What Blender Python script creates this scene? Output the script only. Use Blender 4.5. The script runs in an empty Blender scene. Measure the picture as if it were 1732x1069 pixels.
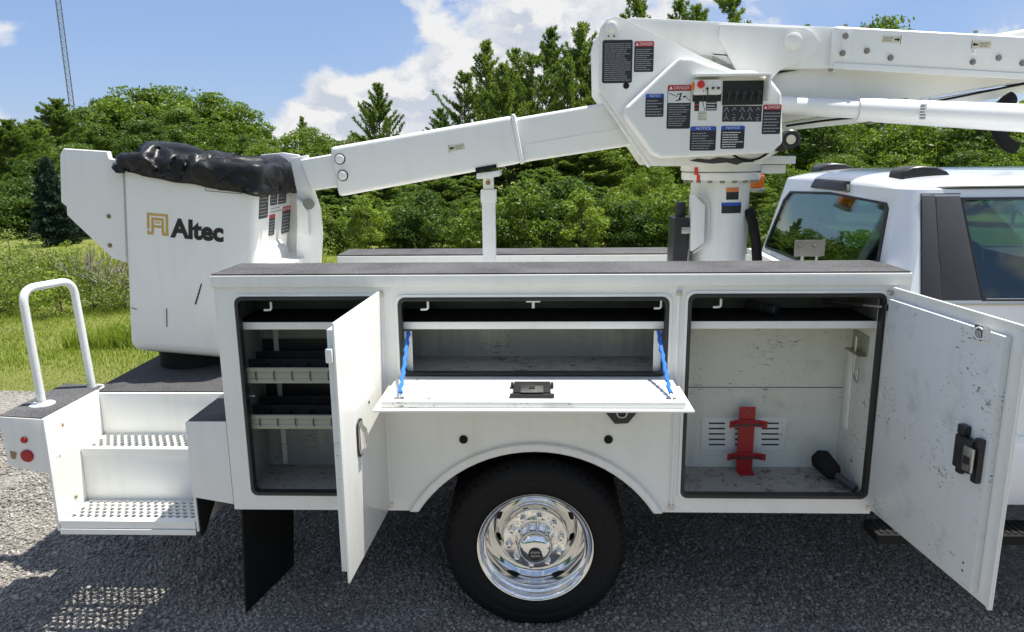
import bpy, bmesh, math, random
import numpy as np
from mathutils import Vector, Matrix, noise
from mathutils.geometry import tessellate_polygon
random.seed(7); rng = np.random.default_rng(7)
SC = bpy.context.scene
COL = SC.collection
R_ = math.radians

# ------------------------------------------------------------------ camera
CAM = Vector((0.0, -3.08, 2.18)); PITCH, YAW, ROLL = 0.21315, 0.03618, -0.01004; FPX = 1257.6
_fw = Vector((-math.sin(YAW)*math.cos(PITCH), math.cos(YAW)*math.cos(PITCH), -math.sin(PITCH)))
_rt = Vector((math.cos(YAW), math.sin(YAW), 0)); _up = _rt.cross(_fw)
RT = _rt*math.cos(ROLL)+_up*math.sin(ROLL); UP = -_rt*math.sin(ROLL)+_up*math.cos(ROLL); FW = _fw
cd = bpy.data.cameras.new('camera'); cam = bpy.data.objects.new('camera', cd); COL.objects.link(cam)
cd.sensor_width = 36; cd.lens = FPX/1732*36; cd.clip_start = 0.05; cd.clip_end = 3000
cam.matrix_world = Matrix(((RT.x, UP.x, -FW.x, CAM.x), (RT.y, UP.y, -FW.y, CAM.y), (RT.z, UP.z, -FW.z, CAM.z), (0, 0, 0, 1)))
SC.camera = cam
def ray(px, py): return RT*((px-866)/FPX)+UP*(-(py-534.5)/FPX)+FW
def S(px, py, Y):            # measured photo point -> (x, z) on the upright plane y = Y
    r = ray(px, py); t = (Y-CAM.y)/r.y; return (CAM.x+t*r.x, CAM.z+t*r.z)
def S3(px, py, Y):
    a = S(px, py, Y); return Vector((a[0], Y, a[1]))

# ------------------------------------------------------------------ light
SUN = Vector((0.33, 0.10, 1.0)).normalized()
EL = math.asin(SUN.z); AZ = math.atan2(SUN.x, SUN.y)
ld = bpy.data.lights.new('sun', 'SUN'); ld.energy = 5.0; ld.angle = R_(0.53); ld.color = (1, .965, .90)
sun = bpy.data.objects.new('sun', ld); COL.objects.link(sun)
sun.rotation_euler = SUN.to_track_quat('Z', 'Y').to_euler(); sun.location = (4, 2, 12)
W = bpy.data.worlds.new('World'); SC.world = W; W.use_nodes = True
VS = SC.view_settings; VS.view_transform = 'Standard'; VS.look = 'None'; VS.gamma = 1; VS.exposure = 0.68
SC.cycles.use_denoising = True
SC.cycles.max_bounces = 7; SC.cycles.diffuse_bounces = 3; SC.cycles.transparent_max_bounces = 12

class NT:
    def __init__(s, nt): s.t = nt; s.n = nt.nodes; s.l = nt.links
    def __call__(s, typ, **kw):
        nd = s.n.new(typ)
        for k, v in kw.items():
            if k.startswith('i_'):
                key = k[2:]; key = int(key) if key.isdigit() else key.replace('__', ' ')
                if hasattr(v, 'is_output'): s.l.new(v, nd.inputs[key])
                else: nd.inputs[key].default_value = v
            else: setattr(nd, k, v)
        return nd
    def m(s, op, a, b=None, c=None, clamp=False):
        nd = s.n.new('ShaderNodeMath'); nd.operation = op; nd.use_clamp = clamp
        for i, v in enumerate((a, b, c)):
            if v is None: continue
            if hasattr(v, 'is_output'): s.l.new(v, nd.inputs[i])
            else: nd.inputs[i].default_value = v
        return nd.outputs[0]
    def ramp(s, fac, stops):
        nd = s.n.new('ShaderNodeValToRGB'); e = nd.color_ramp.elements
        while len(e) < len(stops): e.new(.5)
        for el, (p, c) in zip(e, stops):
            el.position = p; el.color = (*c, 1) if len(c) == 3 else c
        s.l.new(fac, nd.inputs[0]); return nd.outputs[0]
    def mix(s, f, a, b, blend='MIX'):
        nd = s.n.new('ShaderNodeMix'); nd.data_type = 'RGBA'; nd.blend_type = blend
        for i, v in ((0, f), (6, a), (7, b)):
            if hasattr(v, 'is_output'): s.l.new(v, nd.inputs[i])
            else: nd.inputs[i].default_value = v if i == 0 else (*v, 1)
        return nd.outputs[2]

def build_world():
    g = NT(W.node_tree); g.n.clear()
    sky = g('ShaderNodeTexSky', sky_type='NISHITA', sun_disc=False, sun_elevation=EL, sun_rotation=AZ, air_density=1.0, dust_density=0.2, ozone_density=1.0, altitude=300)
    tc = g('ShaderNodeTexCoord').outputs['Generated']
    sp = g('ShaderNodeSeparateXYZ', i_0=tc)
    az = g.m('ARCTAN2', sp.outputs[0], sp.outputs[1]); el = g.m('ARCSINE', sp.outputs[2])
    # cumulus fields: coordinates stretch towards the horizon
    vec = g('ShaderNodeCombineXYZ', i_0=g.m('MULTIPLY', az, 1.0), i_1=g.m('MULTIPLY', el, 1.5), i_2=0.37).outputs[0]
    warp = g('ShaderNodeTexNoise', i_Vector=vec, i_Scale=9.0, i_Detail=3.0)
    vec2 = g('ShaderNodeVectorMath', operation='MULTIPLY_ADD', i_0=warp.outputs['Color'], i_1=(.06, .06, 0), i_2=vec).outputs[0]
    big = g('ShaderNodeTexNoise', i_Vector=vec2, i_Scale=2.6, i_Detail=2.0).outputs[0]
    def fine(v): return g('ShaderNodeTexNoise', i_Vector=v, i_Scale=11.0, i_Detail=9.0, i_Roughness=.56).outputs[0]
    up = g('ShaderNodeVectorMath', operation='ADD', i_0=vec2, i_1=(.012, .022, 0)).outputs[0]
    f0, f1 = fine(vec2), fine(up)
    field = g.m('MULTIPLY', g.m('SUBTRACT', big, .425), 1.25)
    # the clouds seen in this part of the sky: azimuth and elevation, half width, half height, weight
    def blob(px, py, rx, ry):
        d = ray(px, py).normalized(); a = math.atan2(d.x, d.y); e = math.asin(d.z)
        u = g.m('DIVIDE', g.m('SUBTRACT', az, a), rx/FPX); v = g.m('DIVIDE', g.m('SUBTRACT', el, e), ry/FPX)
        return g.m('POWER', 2.718, g.m('MULTIPLY', g.m('ADD', g.m('MULTIPLY', u, u), g.m('MULTIPLY', v, v)), -.8))
    for px, py, rx, ry, w in ((530, 165, 90, 55, .62), (590, 215, 190, 55, .46), (860, 60, 125, 100, .54), (700, 150, 90, 60, .40), (950, 150, 160, 90, .35), (1150, 20, 160, 50, .22), (1720, 60, 60, 40, .4),
                              (400, 100, 36, 22, .42), (-5, 55, 46, 42, .62), (-5, 205, 50, 36, .5), (670, 0, 70, 24, .46), (200, 90, 200, 130, -.85), (480, 40, 170, 50, -.62), (1560, 50, 120, 50, -.3), (640, 75, 60, 50, -.2)):
        field = g.m('MULTIPLY_ADD', blob(px, py, rx, ry), w, field)
    dens = g.m('ADD', field, g.m('MULTIPLY', g.m('SUBTRACT', f0, .5), 2.0))
    alpha = g('ShaderNodeMapRange', interpolation_type='SMOOTHSTEP', i_0=dens, i_1=.06, i_2=.40).outputs[0]
    veil = g.m('MULTIPLY', blob(1400, 40, 420, 130), g('ShaderNodeMapRange', i_0=big, i_1=.3, i_2=.62).outputs[0])
    veil = g.m('MULTIPLY', veil, g('ShaderNodeMapRange', i_0=f0, i_1=.3, i_2=.62, i_3=.35, i_4=.8).outputs[0])
    alpha = g.m('MAXIMUM', alpha, veil)
    lit = g('ShaderNodeMapRange', i_0=g.m('SUBTRACT', f0, f1), i_1=-.05, i_2=.05).outputs[0]
    thick = g('ShaderNodeMapRange', i_0=dens, i_1=.15, i_2=.60).outputs[0]
    shade = g.m('MULTIPLY', g.m('SUBTRACT', 1.0, lit), thick)
    cc = g.mix(shade, (5.9, 5.85, 5.75), (3.9, 4.15, 4.7))
    tint = g.mix(.70, sky.outputs[0], (1.65, 2.55, 4.8))
    col = g.mix(g.m('MULTIPLY', alpha, .94), tint, cc)
    bg = g('ShaderNodeBackground', i_0=col, i_1=0.097)
    out = g('ShaderNodeOutputWorld'); g.l.new(bg.outputs[0], out.inputs[0])
build_world()

# ------------------------------------------------------------------ materials
MATS = {}
def newmat(name):
    m = bpy.data.materials.new(name); m.use_nodes = True; g = NT(m.node_tree); g.n.clear()
    out = g('ShaderNodeOutputMaterial'); MATS[name] = m; return m, g, out
def pbsdf(g, out, **kw):
    b = g('ShaderNodeBsdfPrincipled')
    for k, v in kw.items():
        k = k.replace('_', ' ')
        if hasattr(v, 'is_output'): g.l.new(v, b.inputs[k])
        else: b.inputs[k].default_value = (*v, 1) if isinstance(v, tuple) and len(v) == 3 else v
    g.l.new(b.outputs[0], out.inputs[0]); return b
def flat(name, c, rough=.5, metal=0., **kw):
    m, g, out = newmat(name)
    tc = g('ShaderNodeTexCoord').outputs['Object']
    n = g('ShaderNodeTexNoise', i_Vector=tc, i_Scale=kw.pop('ns', 14.), i_Detail=6.).outputs[0]
    v = kw.pop('var', .12)
    col = g.mix(n, tuple(x*(1-v) for x in c), tuple(min(1, x*(1+v)) for x in c))
    rr = g('ShaderNodeMapRange', i_0=n, i_1=.3, i_2=.7, i_3=max(.02, rough-.06), i_4=min(1, rough+.06)).outputs[0]
    pbsdf(g, out, Base_Color=col, Roughness=rr, Metallic=metal, **kw); return m
def scuffs(g, tc, scale, thr, stretch=(1, 1, 4), rot=(.3, .9, .4)):
    mp = g('ShaderNodeMapping', i_Vector=tc, i_Rotation=rot, i_Scale=stretch).outputs[0]
    a = g('ShaderNodeTexNoise', i_Vector=mp, i_Scale=scale, i_Detail=4., i_Roughness=.65).outputs[0]
    b = g('ShaderNodeTexNoise', i_Vector=tc, i_Scale=3.2, i_Detail=3.).outputs[0]
    s = g.m('ADD', a, g.m('MULTIPLY', g.m('SUBTRACT', b, .5), .45))
    return g('ShaderNodeMapRange', i_0=s, i_1=thr, i_2=thr+.03).outputs[0]
def paint(name, base=(.82, .82, .775), dirt=.25, scuff=None, rough=.3, coat=.35, rust=0., warm=(.62, .60, .50)):
    m, g, out = newmat(name); tc = g('ShaderNodeTexCoord').outputs['Object']
    n1 = g('ShaderNodeTexNoise', i_Vector=tc, i_Scale=2.3, i_Detail=8., i_Roughness=.6).outputs[0]
    st = g('ShaderNodeTexNoise', i_Vector=g('ShaderNodeMapping', i_Vector=tc, i_Scale=(9, 9, .8)).outputs[0], i_Scale=2.2, i_Detail=6.).outputs[0]
    f = g('ShaderNodeMapRange', i_0=g.m('MULTIPLY', n1, st), i_1=.24, i_2=.46).outputs[0]
    col = g.mix(g.m('MULTIPLY', f, dirt), base, warm)
    if scuff:
        s1 = scuffs(g, tc, 26., scuff); s2 = scuffs(g, tc, 46., scuff+.015, (4, 1, 1), (.7, .2, 1.1))
        s = g.m('MAXIMUM', s1, s2)
        op = g('ShaderNodeMapRange', i_0=g('ShaderNodeTexNoise', i_Vector=tc, i_Scale=13., i_Detail=4.).outputs[0], i_1=.32, i_2=.66, i_3=.12, i_4=.95).outputs[0]
        sm = g('ShaderNodeMapRange', i_0=g('ShaderNodeTexNoise', i_Vector=tc, i_Scale=5.5, i_Detail=7., i_Roughness=.68).outputs[0], i_1=.54, i_2=.74, i_4=.38 if scuff < .7 else .10).outputs[0]
        col = g.mix(sm, col, (.22, .215, .19))
        col = g.mix(g.m('MULTIPLY', s, op), col, (.05, .052, .05))
    if rust:
        r = g('ShaderNodeMapRange', i_0=g('ShaderNodeTexNoise', i_Vector=tc, i_Scale=17., i_Detail=5.).outputs[0], i_1=.72-rust, i_2=.76-rust).outputs[0]
        col = g.mix(r, col, (.30, .15, .06))
    fine = g('ShaderNodeTexNoise', i_Vector=tc, i_Scale=160., i_Detail=2.).outputs[0]
    bmp = g('ShaderNodeBump', i_Height=g.m('ADD', fine, g.m('MULTIPLY', n1, 6.)), i_Strength=.03, i_Distance=.01).outputs[0]
    rr = g('ShaderNodeMapRange', i_0=n1, i_1=.3, i_2=.7, i_3=rough-.06, i_4=rough+.12).outputs[0]
    pbsdf(g, out, Base_Color=col, Roughness=rr, Coat_Weight=coat, Coat_Roughness=.12, Normal=bmp); return m
def speckle(name, a, b, scale=230., rough=.95, bump=.5):
    m, g, out = newmat(name); tc = g('ShaderNodeTexCoord').outputs['Object']
    n = g('ShaderNodeTexNoise', i_Vector=tc, i_Scale=scale, i_Detail=3., i_Roughness=.7).outputs[0]
    l = g('ShaderNodeTexNoise', i_Vector=tc, i_Scale=5., i_Detail=5.).outputs[0]
    f = g('ShaderNodeMapRange', i_0=g.m('ADD', n, g.m('MULTIPLY', g.m('SUBTRACT', l, .5), .25)), i_1=.38, i_2=.62).outputs[0]
    bp = g('ShaderNodeBump', i_Height=n, i_Strength=bump, i_Distance=.004).outputs[0]
    pbsdf(g, out, Base_Color=g.mix(f, a, b), Roughness=rough, Normal=bp); return m

paint('white', dirt=.28, scuff=.775)
paint('white_boom', (.83, .825, .79), dirt=.24, rough=.34, coat=.2)
paint('white_old', (.80, .80, .765), dirt=.40, rough=.4, coat=.1, rust=.02)
paint('white_cab', (.80, .82, .84), dirt=.06, rough=.18, coat=.9)
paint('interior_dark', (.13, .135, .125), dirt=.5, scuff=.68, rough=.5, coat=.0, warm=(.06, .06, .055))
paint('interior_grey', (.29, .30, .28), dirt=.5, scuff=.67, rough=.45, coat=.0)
paint('interior', (.68, .69, .62), dirt=.85, scuff=.672, rough=.45, coat=.0)
paint('interior_door', (.72, .745, .73), dirt=.2, scuff=.655, rough=.36, coat=.1)
paint('interior_floor', (.33, .32, .29), dirt=.9, scuff=.58, rough=.6, coat=0, warm=(.16, .15, .13))
paint('door_top', (.82, .82, .78), dirt=.14, scuff=.66, rough=.36, coat=.1)
paint('rail_white', (.80, .81, .79), dirt=.25, rough=.3, rust=.03)
speckle('carpet', (.022, .022, .023), (.135, .133, .134))
speckle('deck_carpet', (.030, .030, .032), (.088, .085, .083), 120.)
flat('rubber', (.010, .010, .0095), .75, var=.3, Specular_IOR_Level=.25); flat('tyre', (.009, .0088, .0085), .72, var=.35, Specular_IOR_Level=.28)
flat('gasket', (.022, .023, .022), .5, var=.3)
flat('plastic', (.020, .020, .022), .38, var=.3); flat('plastic_grey', (.055, .055, .062), .6)
flat('chrome', (.88, .88, .87), .045, 1., var=.02); flat('steel', (.55, .54, .52), .32, 1.); flat('zinc', (.42, .42, .36), .42, .9)
flat('galv_tray', (.30, .32, .26), .4, .35); flat('dark_metal', (.05, .05, .052), .45, .6)
flat('red_paint', (.36, .016, .018), .5, var=.35); flat('reflector_red', (.36, .012, .012), .18); flat('red_label', (.60, .03, .03), .4)
flat('amber', (.80, .20, .03), .22); flat('rope_blue', (.02, .16, .62), .75, var=.35, ns=90.)
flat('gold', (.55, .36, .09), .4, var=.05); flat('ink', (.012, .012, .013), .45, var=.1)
flat('decal_black', (.020, .021, .026), .45); flat('decal_red', (.50, .030, .035), .45); flat('decal_blue', (.020, .085, .42), .45); flat('decal_orange', (.70, .24, .07), .45)
flat('decal_white', (.72, .72, .70), .5); flat('decal_grey', (.30, .30, .31), .5); flat('decal_cream', (.66, .62, .46), .5)
flat('brass_bolt', (.30, .23, .13), .5, .6); flat('grey_bolt', (.30, .28, .25), .5, .7)
flat('inside_dark', (.05, .052, .055), .8); flat('seat_cloth', (.055, .056, .062), .9); flat('seat_light', (.30, .28, .25), .8)
flat('bark', (.10, .075, .055), .9, var=.4, ns=5.); flat('dead_wood', (.26, .22, .18), .9, var=.3)
flat('grey_plate', (.33, .31, .28), .5, .5); flat('mast_grey', (.13, .15, .19), .6); flat('wire_grey', (.22, .30, .45), .8)
def vinyl():
    m, g, out = newmat('vinyl'); tc = g('ShaderNodeTexCoord').outputs['Object']
    n = g('ShaderNodeTexNoise', i_Vector=tc, i_Scale=9., i_Detail=5.).outputs[0]
    f = g('ShaderNodeTexNoise', i_Vector=tc, i_Scale=70., i_Detail=3.).outputs[0]
    bp = g('ShaderNodeBump', i_Height=g.m('ADD', n, g.m('MULTIPLY', f, .15)), i_Strength=.15, i_Distance=.02).outputs[0]
    pbsdf(g, out, Base_Color=g.mix(n, (.006, .006, .0065), (.014, .014, .015)), Roughness=.40, Normal=bp, Specular_IOR_Level=.34)
vinyl()
def glass(name, tint, refl=1.0):
    m, g, out = newmat(name)
    tr = g('ShaderNodeBsdfTransparent', i_0=(*tint, 1)); gl = g('ShaderNodeBsdfGlossy', i_0=(1, 1, 1, 1), i_1=.0)
    fr = g('ShaderNodeFresnel', i_0=1.5)
    mx = g('ShaderNodeMixShader', i_0=g.m('MULTIPLY_ADD', fr.outputs[0], refl, .02, clamp=True), i_1=tr.outputs[0], i_2=gl.outputs[0])
    g.l.new(mx.outputs[0], out.inputs[0])
glass('glass_rear', (.58, .72, .64), .8); glass('glass_side', (.50, .64, .64), 1.0); glass('glass_clear', (.72, .80, .78), 1.0)
def foliage(name, dark, light, trans=.35, ns=1.3):
    m, g, out = newmat(name)
    geo = g('ShaderNodeNewGeometry'); oi = g('ShaderNodeObjectInfo')
    n = g('ShaderNodeTexNoise', i_Vector=geo.outputs['Position'], i_Scale=ns, i_Detail=4.).outputs[0]
    f = g.m('ADD', g.m('MULTIPLY', n, .75), g.m('MULTIPLY', geo.outputs['Random Per Island'], .42))
    f = g.m('ADD', f, g.m('MULTIPLY', g.m('SUBTRACT', oi.outputs['Random'], .5), .28))
    c = g.mix(g('ShaderNodeMapRange', i_0=f, i_1=.3, i_2=.88).outputs[0], dark, light)
    d = g('ShaderNodeBsdfDiffuse', i_0=c); t = g('ShaderNodeBsdfTranslucent', i_0=g.mix(1.0, c, (1.25, 1.2, .45), 'MULTIPLY'))
    gl = g('ShaderNodeBsdfGlossy', i_0=(1, 1, 1, 1), i_1=.45)
    mx = g('ShaderNodeMixShader', i_0=trans, i_1=d.outputs[0], i_2=t.outputs[0])
    m2 = g('ShaderNodeMixShader', i_0=.014, i_1=mx.outputs[0], i_2=gl.outputs[0]); g.l.new(m2.outputs[0], out.inputs[0])
foliage('leaf', (.040, .095, .012), (.225, .315, .055), .48); foliage('leaf_light', (.12, .19, .024), (.32, .42, .08), .48); foliage('leaf_dark', (.026, .068, .014), (.145, .225, .048), .45)
foliage('needle', (.065, .125, .03), (.235, .325, .095), .5); foliage('spruce_blue', (.018, .042, .030), (.060, .100, .070), .12)
foliage('weed', (.08, .13, .03), (.25, .31, .075), .4); foliage('grass_blade', (.20, .28, .035), (.42, .48, .10), .45, 2.2)
def ground_mats():
    m, g, out = newmat('gravel'); tc = g('ShaderNodeTexCoord').outputs['Object']
    v = g('ShaderNodeTexVoronoi', i_Vector=tc, i_Scale=52.); d = g('ShaderNodeTexVoronoi', feature='DISTANCE_TO_EDGE', i_Vector=tc, i_Scale=52.)
    n = g('ShaderNodeTexNoise', i_Vector=tc, i_Scale=.8, i_Detail=6.).outputs[0]
    c = g.ramp(g('ShaderNodeSeparateColor', i_0=v.outputs['Color']).outputs[0], [(0, (.16, .15, .135)), (.5, (.30, .28, .245)), (1, (.46, .43, .385))])
    c = g.mix(g.m('MULTIPLY', n, .4), c, (.16, .145, .12))
    bp = g('ShaderNodeBump', i_Height=g.m('MINIMUM', d.outputs['Distance'], .25), i_Strength=1., i_Distance=.03).outputs[0]
    pbsdf(g, out, Base_Color=c, Roughness=.9, Normal=bp)
    m, g, out = newmat('stone')
    geo = g('ShaderNodeNewGeometry'); tc = geo.outputs['Position']
    n = g('ShaderNodeTexNoise', i_Vector=tc, i_Scale=120., i_Detail=4.).outputs[0]
    c = g.ramp(geo.outputs['Random Per Island'], [(0, (.09, .083, .070)), (.35, (.19, .176, .148)), (.75, (.31, .285, .24)), (1, (.48, .445, .39))])
    c = g.mix(g.m('MULTIPLY', n, .5), c, (.17, .16, .15))
    pt = g('ShaderNodeTexNoise', i_Vector=tc, i_Scale=1.7, i_Detail=5.).outputs[0]
    c = g.mix(g('ShaderNodeMapRange', i_0=pt, i_1=.42, i_2=.68, i_4=.6).outputs[0], c, (.40, .37, .32)); pbsdf(g, out, Base_Color=c, Roughness=.85)
    m, g, out = newmat('lawn'); tc = g('ShaderNodeTexCoord').outputs['Object']
    a = g('ShaderNodeTexNoise', i_Vector=tc, i_Scale=.55, i_Detail=7., i_Roughness=.62).outputs[0]; b = g('ShaderNodeTexNoise', i_Vector=tc, i_Scale=16., i_Detail=8., i_Roughness=.7).outputs[0]
    c = g.mix(b, (.17, .21, .03), (.38, .40, .085))
    dry = g('ShaderNodeMapRange', i_0=a, i_1=.50, i_2=.68).outputs[0]
    c = g.mix(g.m('MULTIPLY', dry, .55), c, (.25, .21, .09))
    bp = g('ShaderNodeBump', i_Height=b, i_Strength=1., i_Distance=.12).outputs[0]
    pbsdf(g, out, Base_Color=c, Roughness=.95, Normal=bp)
    flat('path_grey', (.36, .33, .28), .95, var=.25, ns=20.)
ground_mats()

# ------------------------------------------------------------------ mesh helpers
def link(me, name, parent=None):
    o = bpy.data.objects.new(name, me); COL.objects.link(o)
    if parent is not None: o.parent = parent
    return o
def tag(o, label, cat, group=None):
    o['label'] = label; o['category'] = cat
    if group: o['group'] = group
    return o
def empty(name, label, cat, loc=(0, 0, 0), group=None):
    o = bpy.data.objects.new(name, None); COL.objects.link(o); o.location = loc; o.empty_display_size = .2; return tag(o, label, cat, group)
def rr(x0, x1, z0, z1, r, n=4):
    p = []
    for cx, cz, a in ((x1-r, z1-r, 0), (x0+r, z1-r, 90), (x0+r, z0+r, 180), (x1-r, z0+r, 270)):
        for k in range(n+1):
            t = R_(a+90*k/n); p.append((cx+r*math.cos(t), cz+r*math.sin(t)))
    return p
def circ(cx, cz, r, n=16, rz=None):
    rz = rz or r; return [(cx+r*math.cos(2*math.pi*k/n), cz+rz*math.sin(2*math.pi*k/n)) for k in range(n)]
AX = {'y': lambda a, b, h: (a, h, b), 'x': lambda a, b, h: (h, a, b), 'z': lambda a, b, h: (a, b, h)}
class MB:
    def __init__(s, M=None): s.v = []; s.f = []; s.mi = []; s.mats = []; s.cur = 0; s.M = M
    def mat(s, n):
        if n not in s.mats: s.mats.append(n)
        s.cur = s.mats.index(n); return s
    def add(s, vs, fs):
        o = len(s.v); s.v += [tuple(x) for x in vs]; s.f += [tuple(i+o for i in f) for f in fs]; s.mi += [s.cur]*len(fs); return s
    def box(s, x0, x1, y0, y1, z0, z1):
        return s.add([(x0, y0, z0), (x1, y0, z0), (x1, y1, z0), (x0, y1, z0), (x0, y0, z1), (x1, y0, z1), (x1, y1, z1), (x0, y1, z1)],
                     [(0, 3, 2, 1), (4, 5, 6, 7), (0, 1, 5, 4), (1, 2, 6, 5), (2, 3, 7, 6), (3, 0, 4, 7)])
    def hexa(s, p): return s.add(p, [(0, 3, 2, 1), (4, 5, 6, 7), (0, 1, 5, 4), (1, 2, 6, 5), (2, 3, 7, 6), (3, 0, 4, 7)])
    def prism(s, pts, a, b, ax='y'):
        n = len(pts); F = AX[ax]
        return s.add([F(p[0], p[1], a) for p in pts]+[F(p[0], p[1], b) for p in pts], [tuple(range(n)), tuple(range(2*n-1, n-1, -1))]+[(i, (i+1) % n, n+(i+1) % n, n+i) for i in range(n)])
    def plate(s, outer, holes, a, b, ax='y', fn=None):
        F = fn or AX[ax]; loops = [outer]+holes
        tris = tessellate_polygon([[Vector((p[0], p[1], 0)) for p in l] for l in loops])
        fl = [p for l in loops for p in l]; n = len(fl)
        fs = [tuple(t) for t in tris]+[tuple(n+i for i in reversed(t)) for t in tris]; k = 0
        for l in loops:
            m = len(l); fs += [(k+i, k+(i+1) % m, n+k+(i+1) % m, n+k+i) for i in range(m)]; k += m
        return s.add([F(p[0], p[1], a) for p in fl]+[F(p[0], p[1], b) for p in fl], fs)
    def tube(s, pts, r, n=8, caps=True):
        pts = [Vector(p) for p in pts]; N = len(pts); rs = r if isinstance(r, (list, tuple)) else [r]*N
        t0 = (pts[1]-pts[0]).normalized(); ref = Vector((0, 0, 1)) if abs(t0.z) < .9 else Vector((1, 0, 0)); u = t0.cross(ref).normalized(); vs = []
        for i, p in enumerate(pts):
            t = ((pts[min(i+1, N-1)]-p).normalized()+(p-pts[max(i-1, 0)]).normalized()).normalized() if 0 < i < N-1 else (pts[min(i+1, N-1)]-pts[max(i-1, 0)]).normalized()
            u = (u-t*u.dot(t)).normalized(); w = t.cross(u)
            vs += [p+(u*math.cos(2*math.pi*k/n)+w*math.sin(2*math.pi*k/n))*rs[i] for k in range(n)]
        fs = [(i*n+k, i*n+(k+1) % n, (i+1)*n+(k+1) % n, (i+1)*n+k) for i in range(N-1) for k in range(n)]
        if caps: fs += [tuple(range(n-1, -1, -1)), tuple((N-1)*n+k for k in range(n))]
        return s.add(vs, fs)
    def lathe(s, prof, o, ax='y', n=48, close=False):
        F = AX[ax]; vs = []
        for r, h in prof: vs += [Vector(F(r*math.cos(2*math.pi*k/n), r*math.sin(2*math.pi*k/n), h))+Vector(o) for k in range(n)]
        N = len(prof); fs = [(i*n+k, i*n+(k+1) % n, (i+1)*n+(k+1) % n, (i+1)*n+k) for i in range(N-1) for k in range(n)]
        if close: fs += [tuple(range(n)), tuple((N-1)*n+k for k in range(n-1, -1, -1))]
        return s.add(vs, fs)
    def build(s, name, mat=None, parent=None, bevel=0, seg=2, smooth=35):
        me = bpy.data.meshes.new(name); vs = s.v
        if s.M: vs = [tuple(s.M @ Vector(v)) for v in vs]
        me.from_pydata(vs, [], s.f)
        bm = bmesh.new(); bm.from_mesh(me)
        for f, i in zip(bm.faces, s.mi): f.material_index = i
        bmesh.ops.recalc_face_normals(bm, faces=bm.faces)
        if bevel:
            bmesh.ops.remove_doubles(bm, verts=bm.verts, dist=1e-5)
            es = [e for e in bm.edges if len(e.link_faces) == 2 and e.calc_face_angle(0) > .5]
            bmesh.ops.bevel(bm, geom=es, offset=bevel, segments=seg, affect='EDGES', profile=.6, clamp_overlap=True)
        bm.to_mesh(me); bm.free()
        for n in (s.mats or [mat]): me.materials.append(MATS[n])
        me.shade_smooth(); me.set_sharp_from_angle(angle=R_(smooth))
        return link(me, name, parent)
def smooth_path(pts, r, n=6):
    pts = [Vector(p) for p in pts]; out = [pts[0]]
    for i in range(1, len(pts)-1):
        a = (pts[i-1]-pts[i]); b = (pts[i+1]-pts[i]); d = min(r, a.length*.49, b.length*.49); A = pts[i]+a.normalized()*d; B = pts[i]+b.normalized()*d
        for k in range(n+1):
            t = k/n; out.append(A*(1-t)**2+pts[i]*2*t*(1-t)+B*t*t)
    return out+[pts[-1]]
_tc = {}
def text2d(s, bold=0.):
    key = (s, bold)
    if key in _tc: return _tc[key]
    cu = bpy.data.curves.new('t', 'FONT'); cu.body = s; cu.resolution_u = 3; cu.offset = bold; cu.fill_mode = 'FRONT'
    o = bpy.data.objects.new('t', cu); me = o.to_mesh(); vs = [(v.co.x, v.co.y) for v in me.vertices]; fs = [tuple(p.vertices) for p in me.polygons]
    o.to_mesh_clear(); bpy.data.objects.remove(o); bpy.data.curves.remove(cu)
    x0 = min(v[0] for v in vs); x1 = max(v[0] for v in vs); y0 = min(v[1] for v in vs); y1 = max(v[1] for v in vs)
    _tc[key] = ([((v[0]-x0)/(x1-x0), (v[1]-y0)/(y1-y0)) for v in vs], fs); return _tc[key]
class Frame:       # a flat printing surface: origin (lower left), u, v, outward normal
    def __init__(s, o, u, v): s.o = Vector(o); s.u = Vector(u).normalized(); s.v = Vector(v).normalized(); s.n = s.u.cross(s.v)
    def p(s, a, b, h=0): return s.o+s.u*a+s.v*b+s.n*h
def prnt_rect(mb, fr, m, x0, x1, y0, y1, h):
    mb.mat(m); mb.add([fr.p(x0, y0, h), fr.p(x1, y0, h), fr.p(x1, y1, h), fr.p(x0, y1, h)], [(0, 1, 2, 3)])
def prnt_poly(mb, fr, m, pts, h):
    mb.mat(m); mb.add([fr.p(a, b, h) for a, b in pts], [tuple(range(len(pts)))])
def prnt_text(mb, fr, m, s, x0, x1, y0, y1, h, bold=0., flip=False):
    vs, fs = text2d(s, bold); mb.mat(m)
    mb.add([fr.p(x0+(x1-x0)*((1-a) if flip else a), y0+(y1-y0)*((1-b) if flip else b), h) for a, b in vs], fs)
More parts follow.
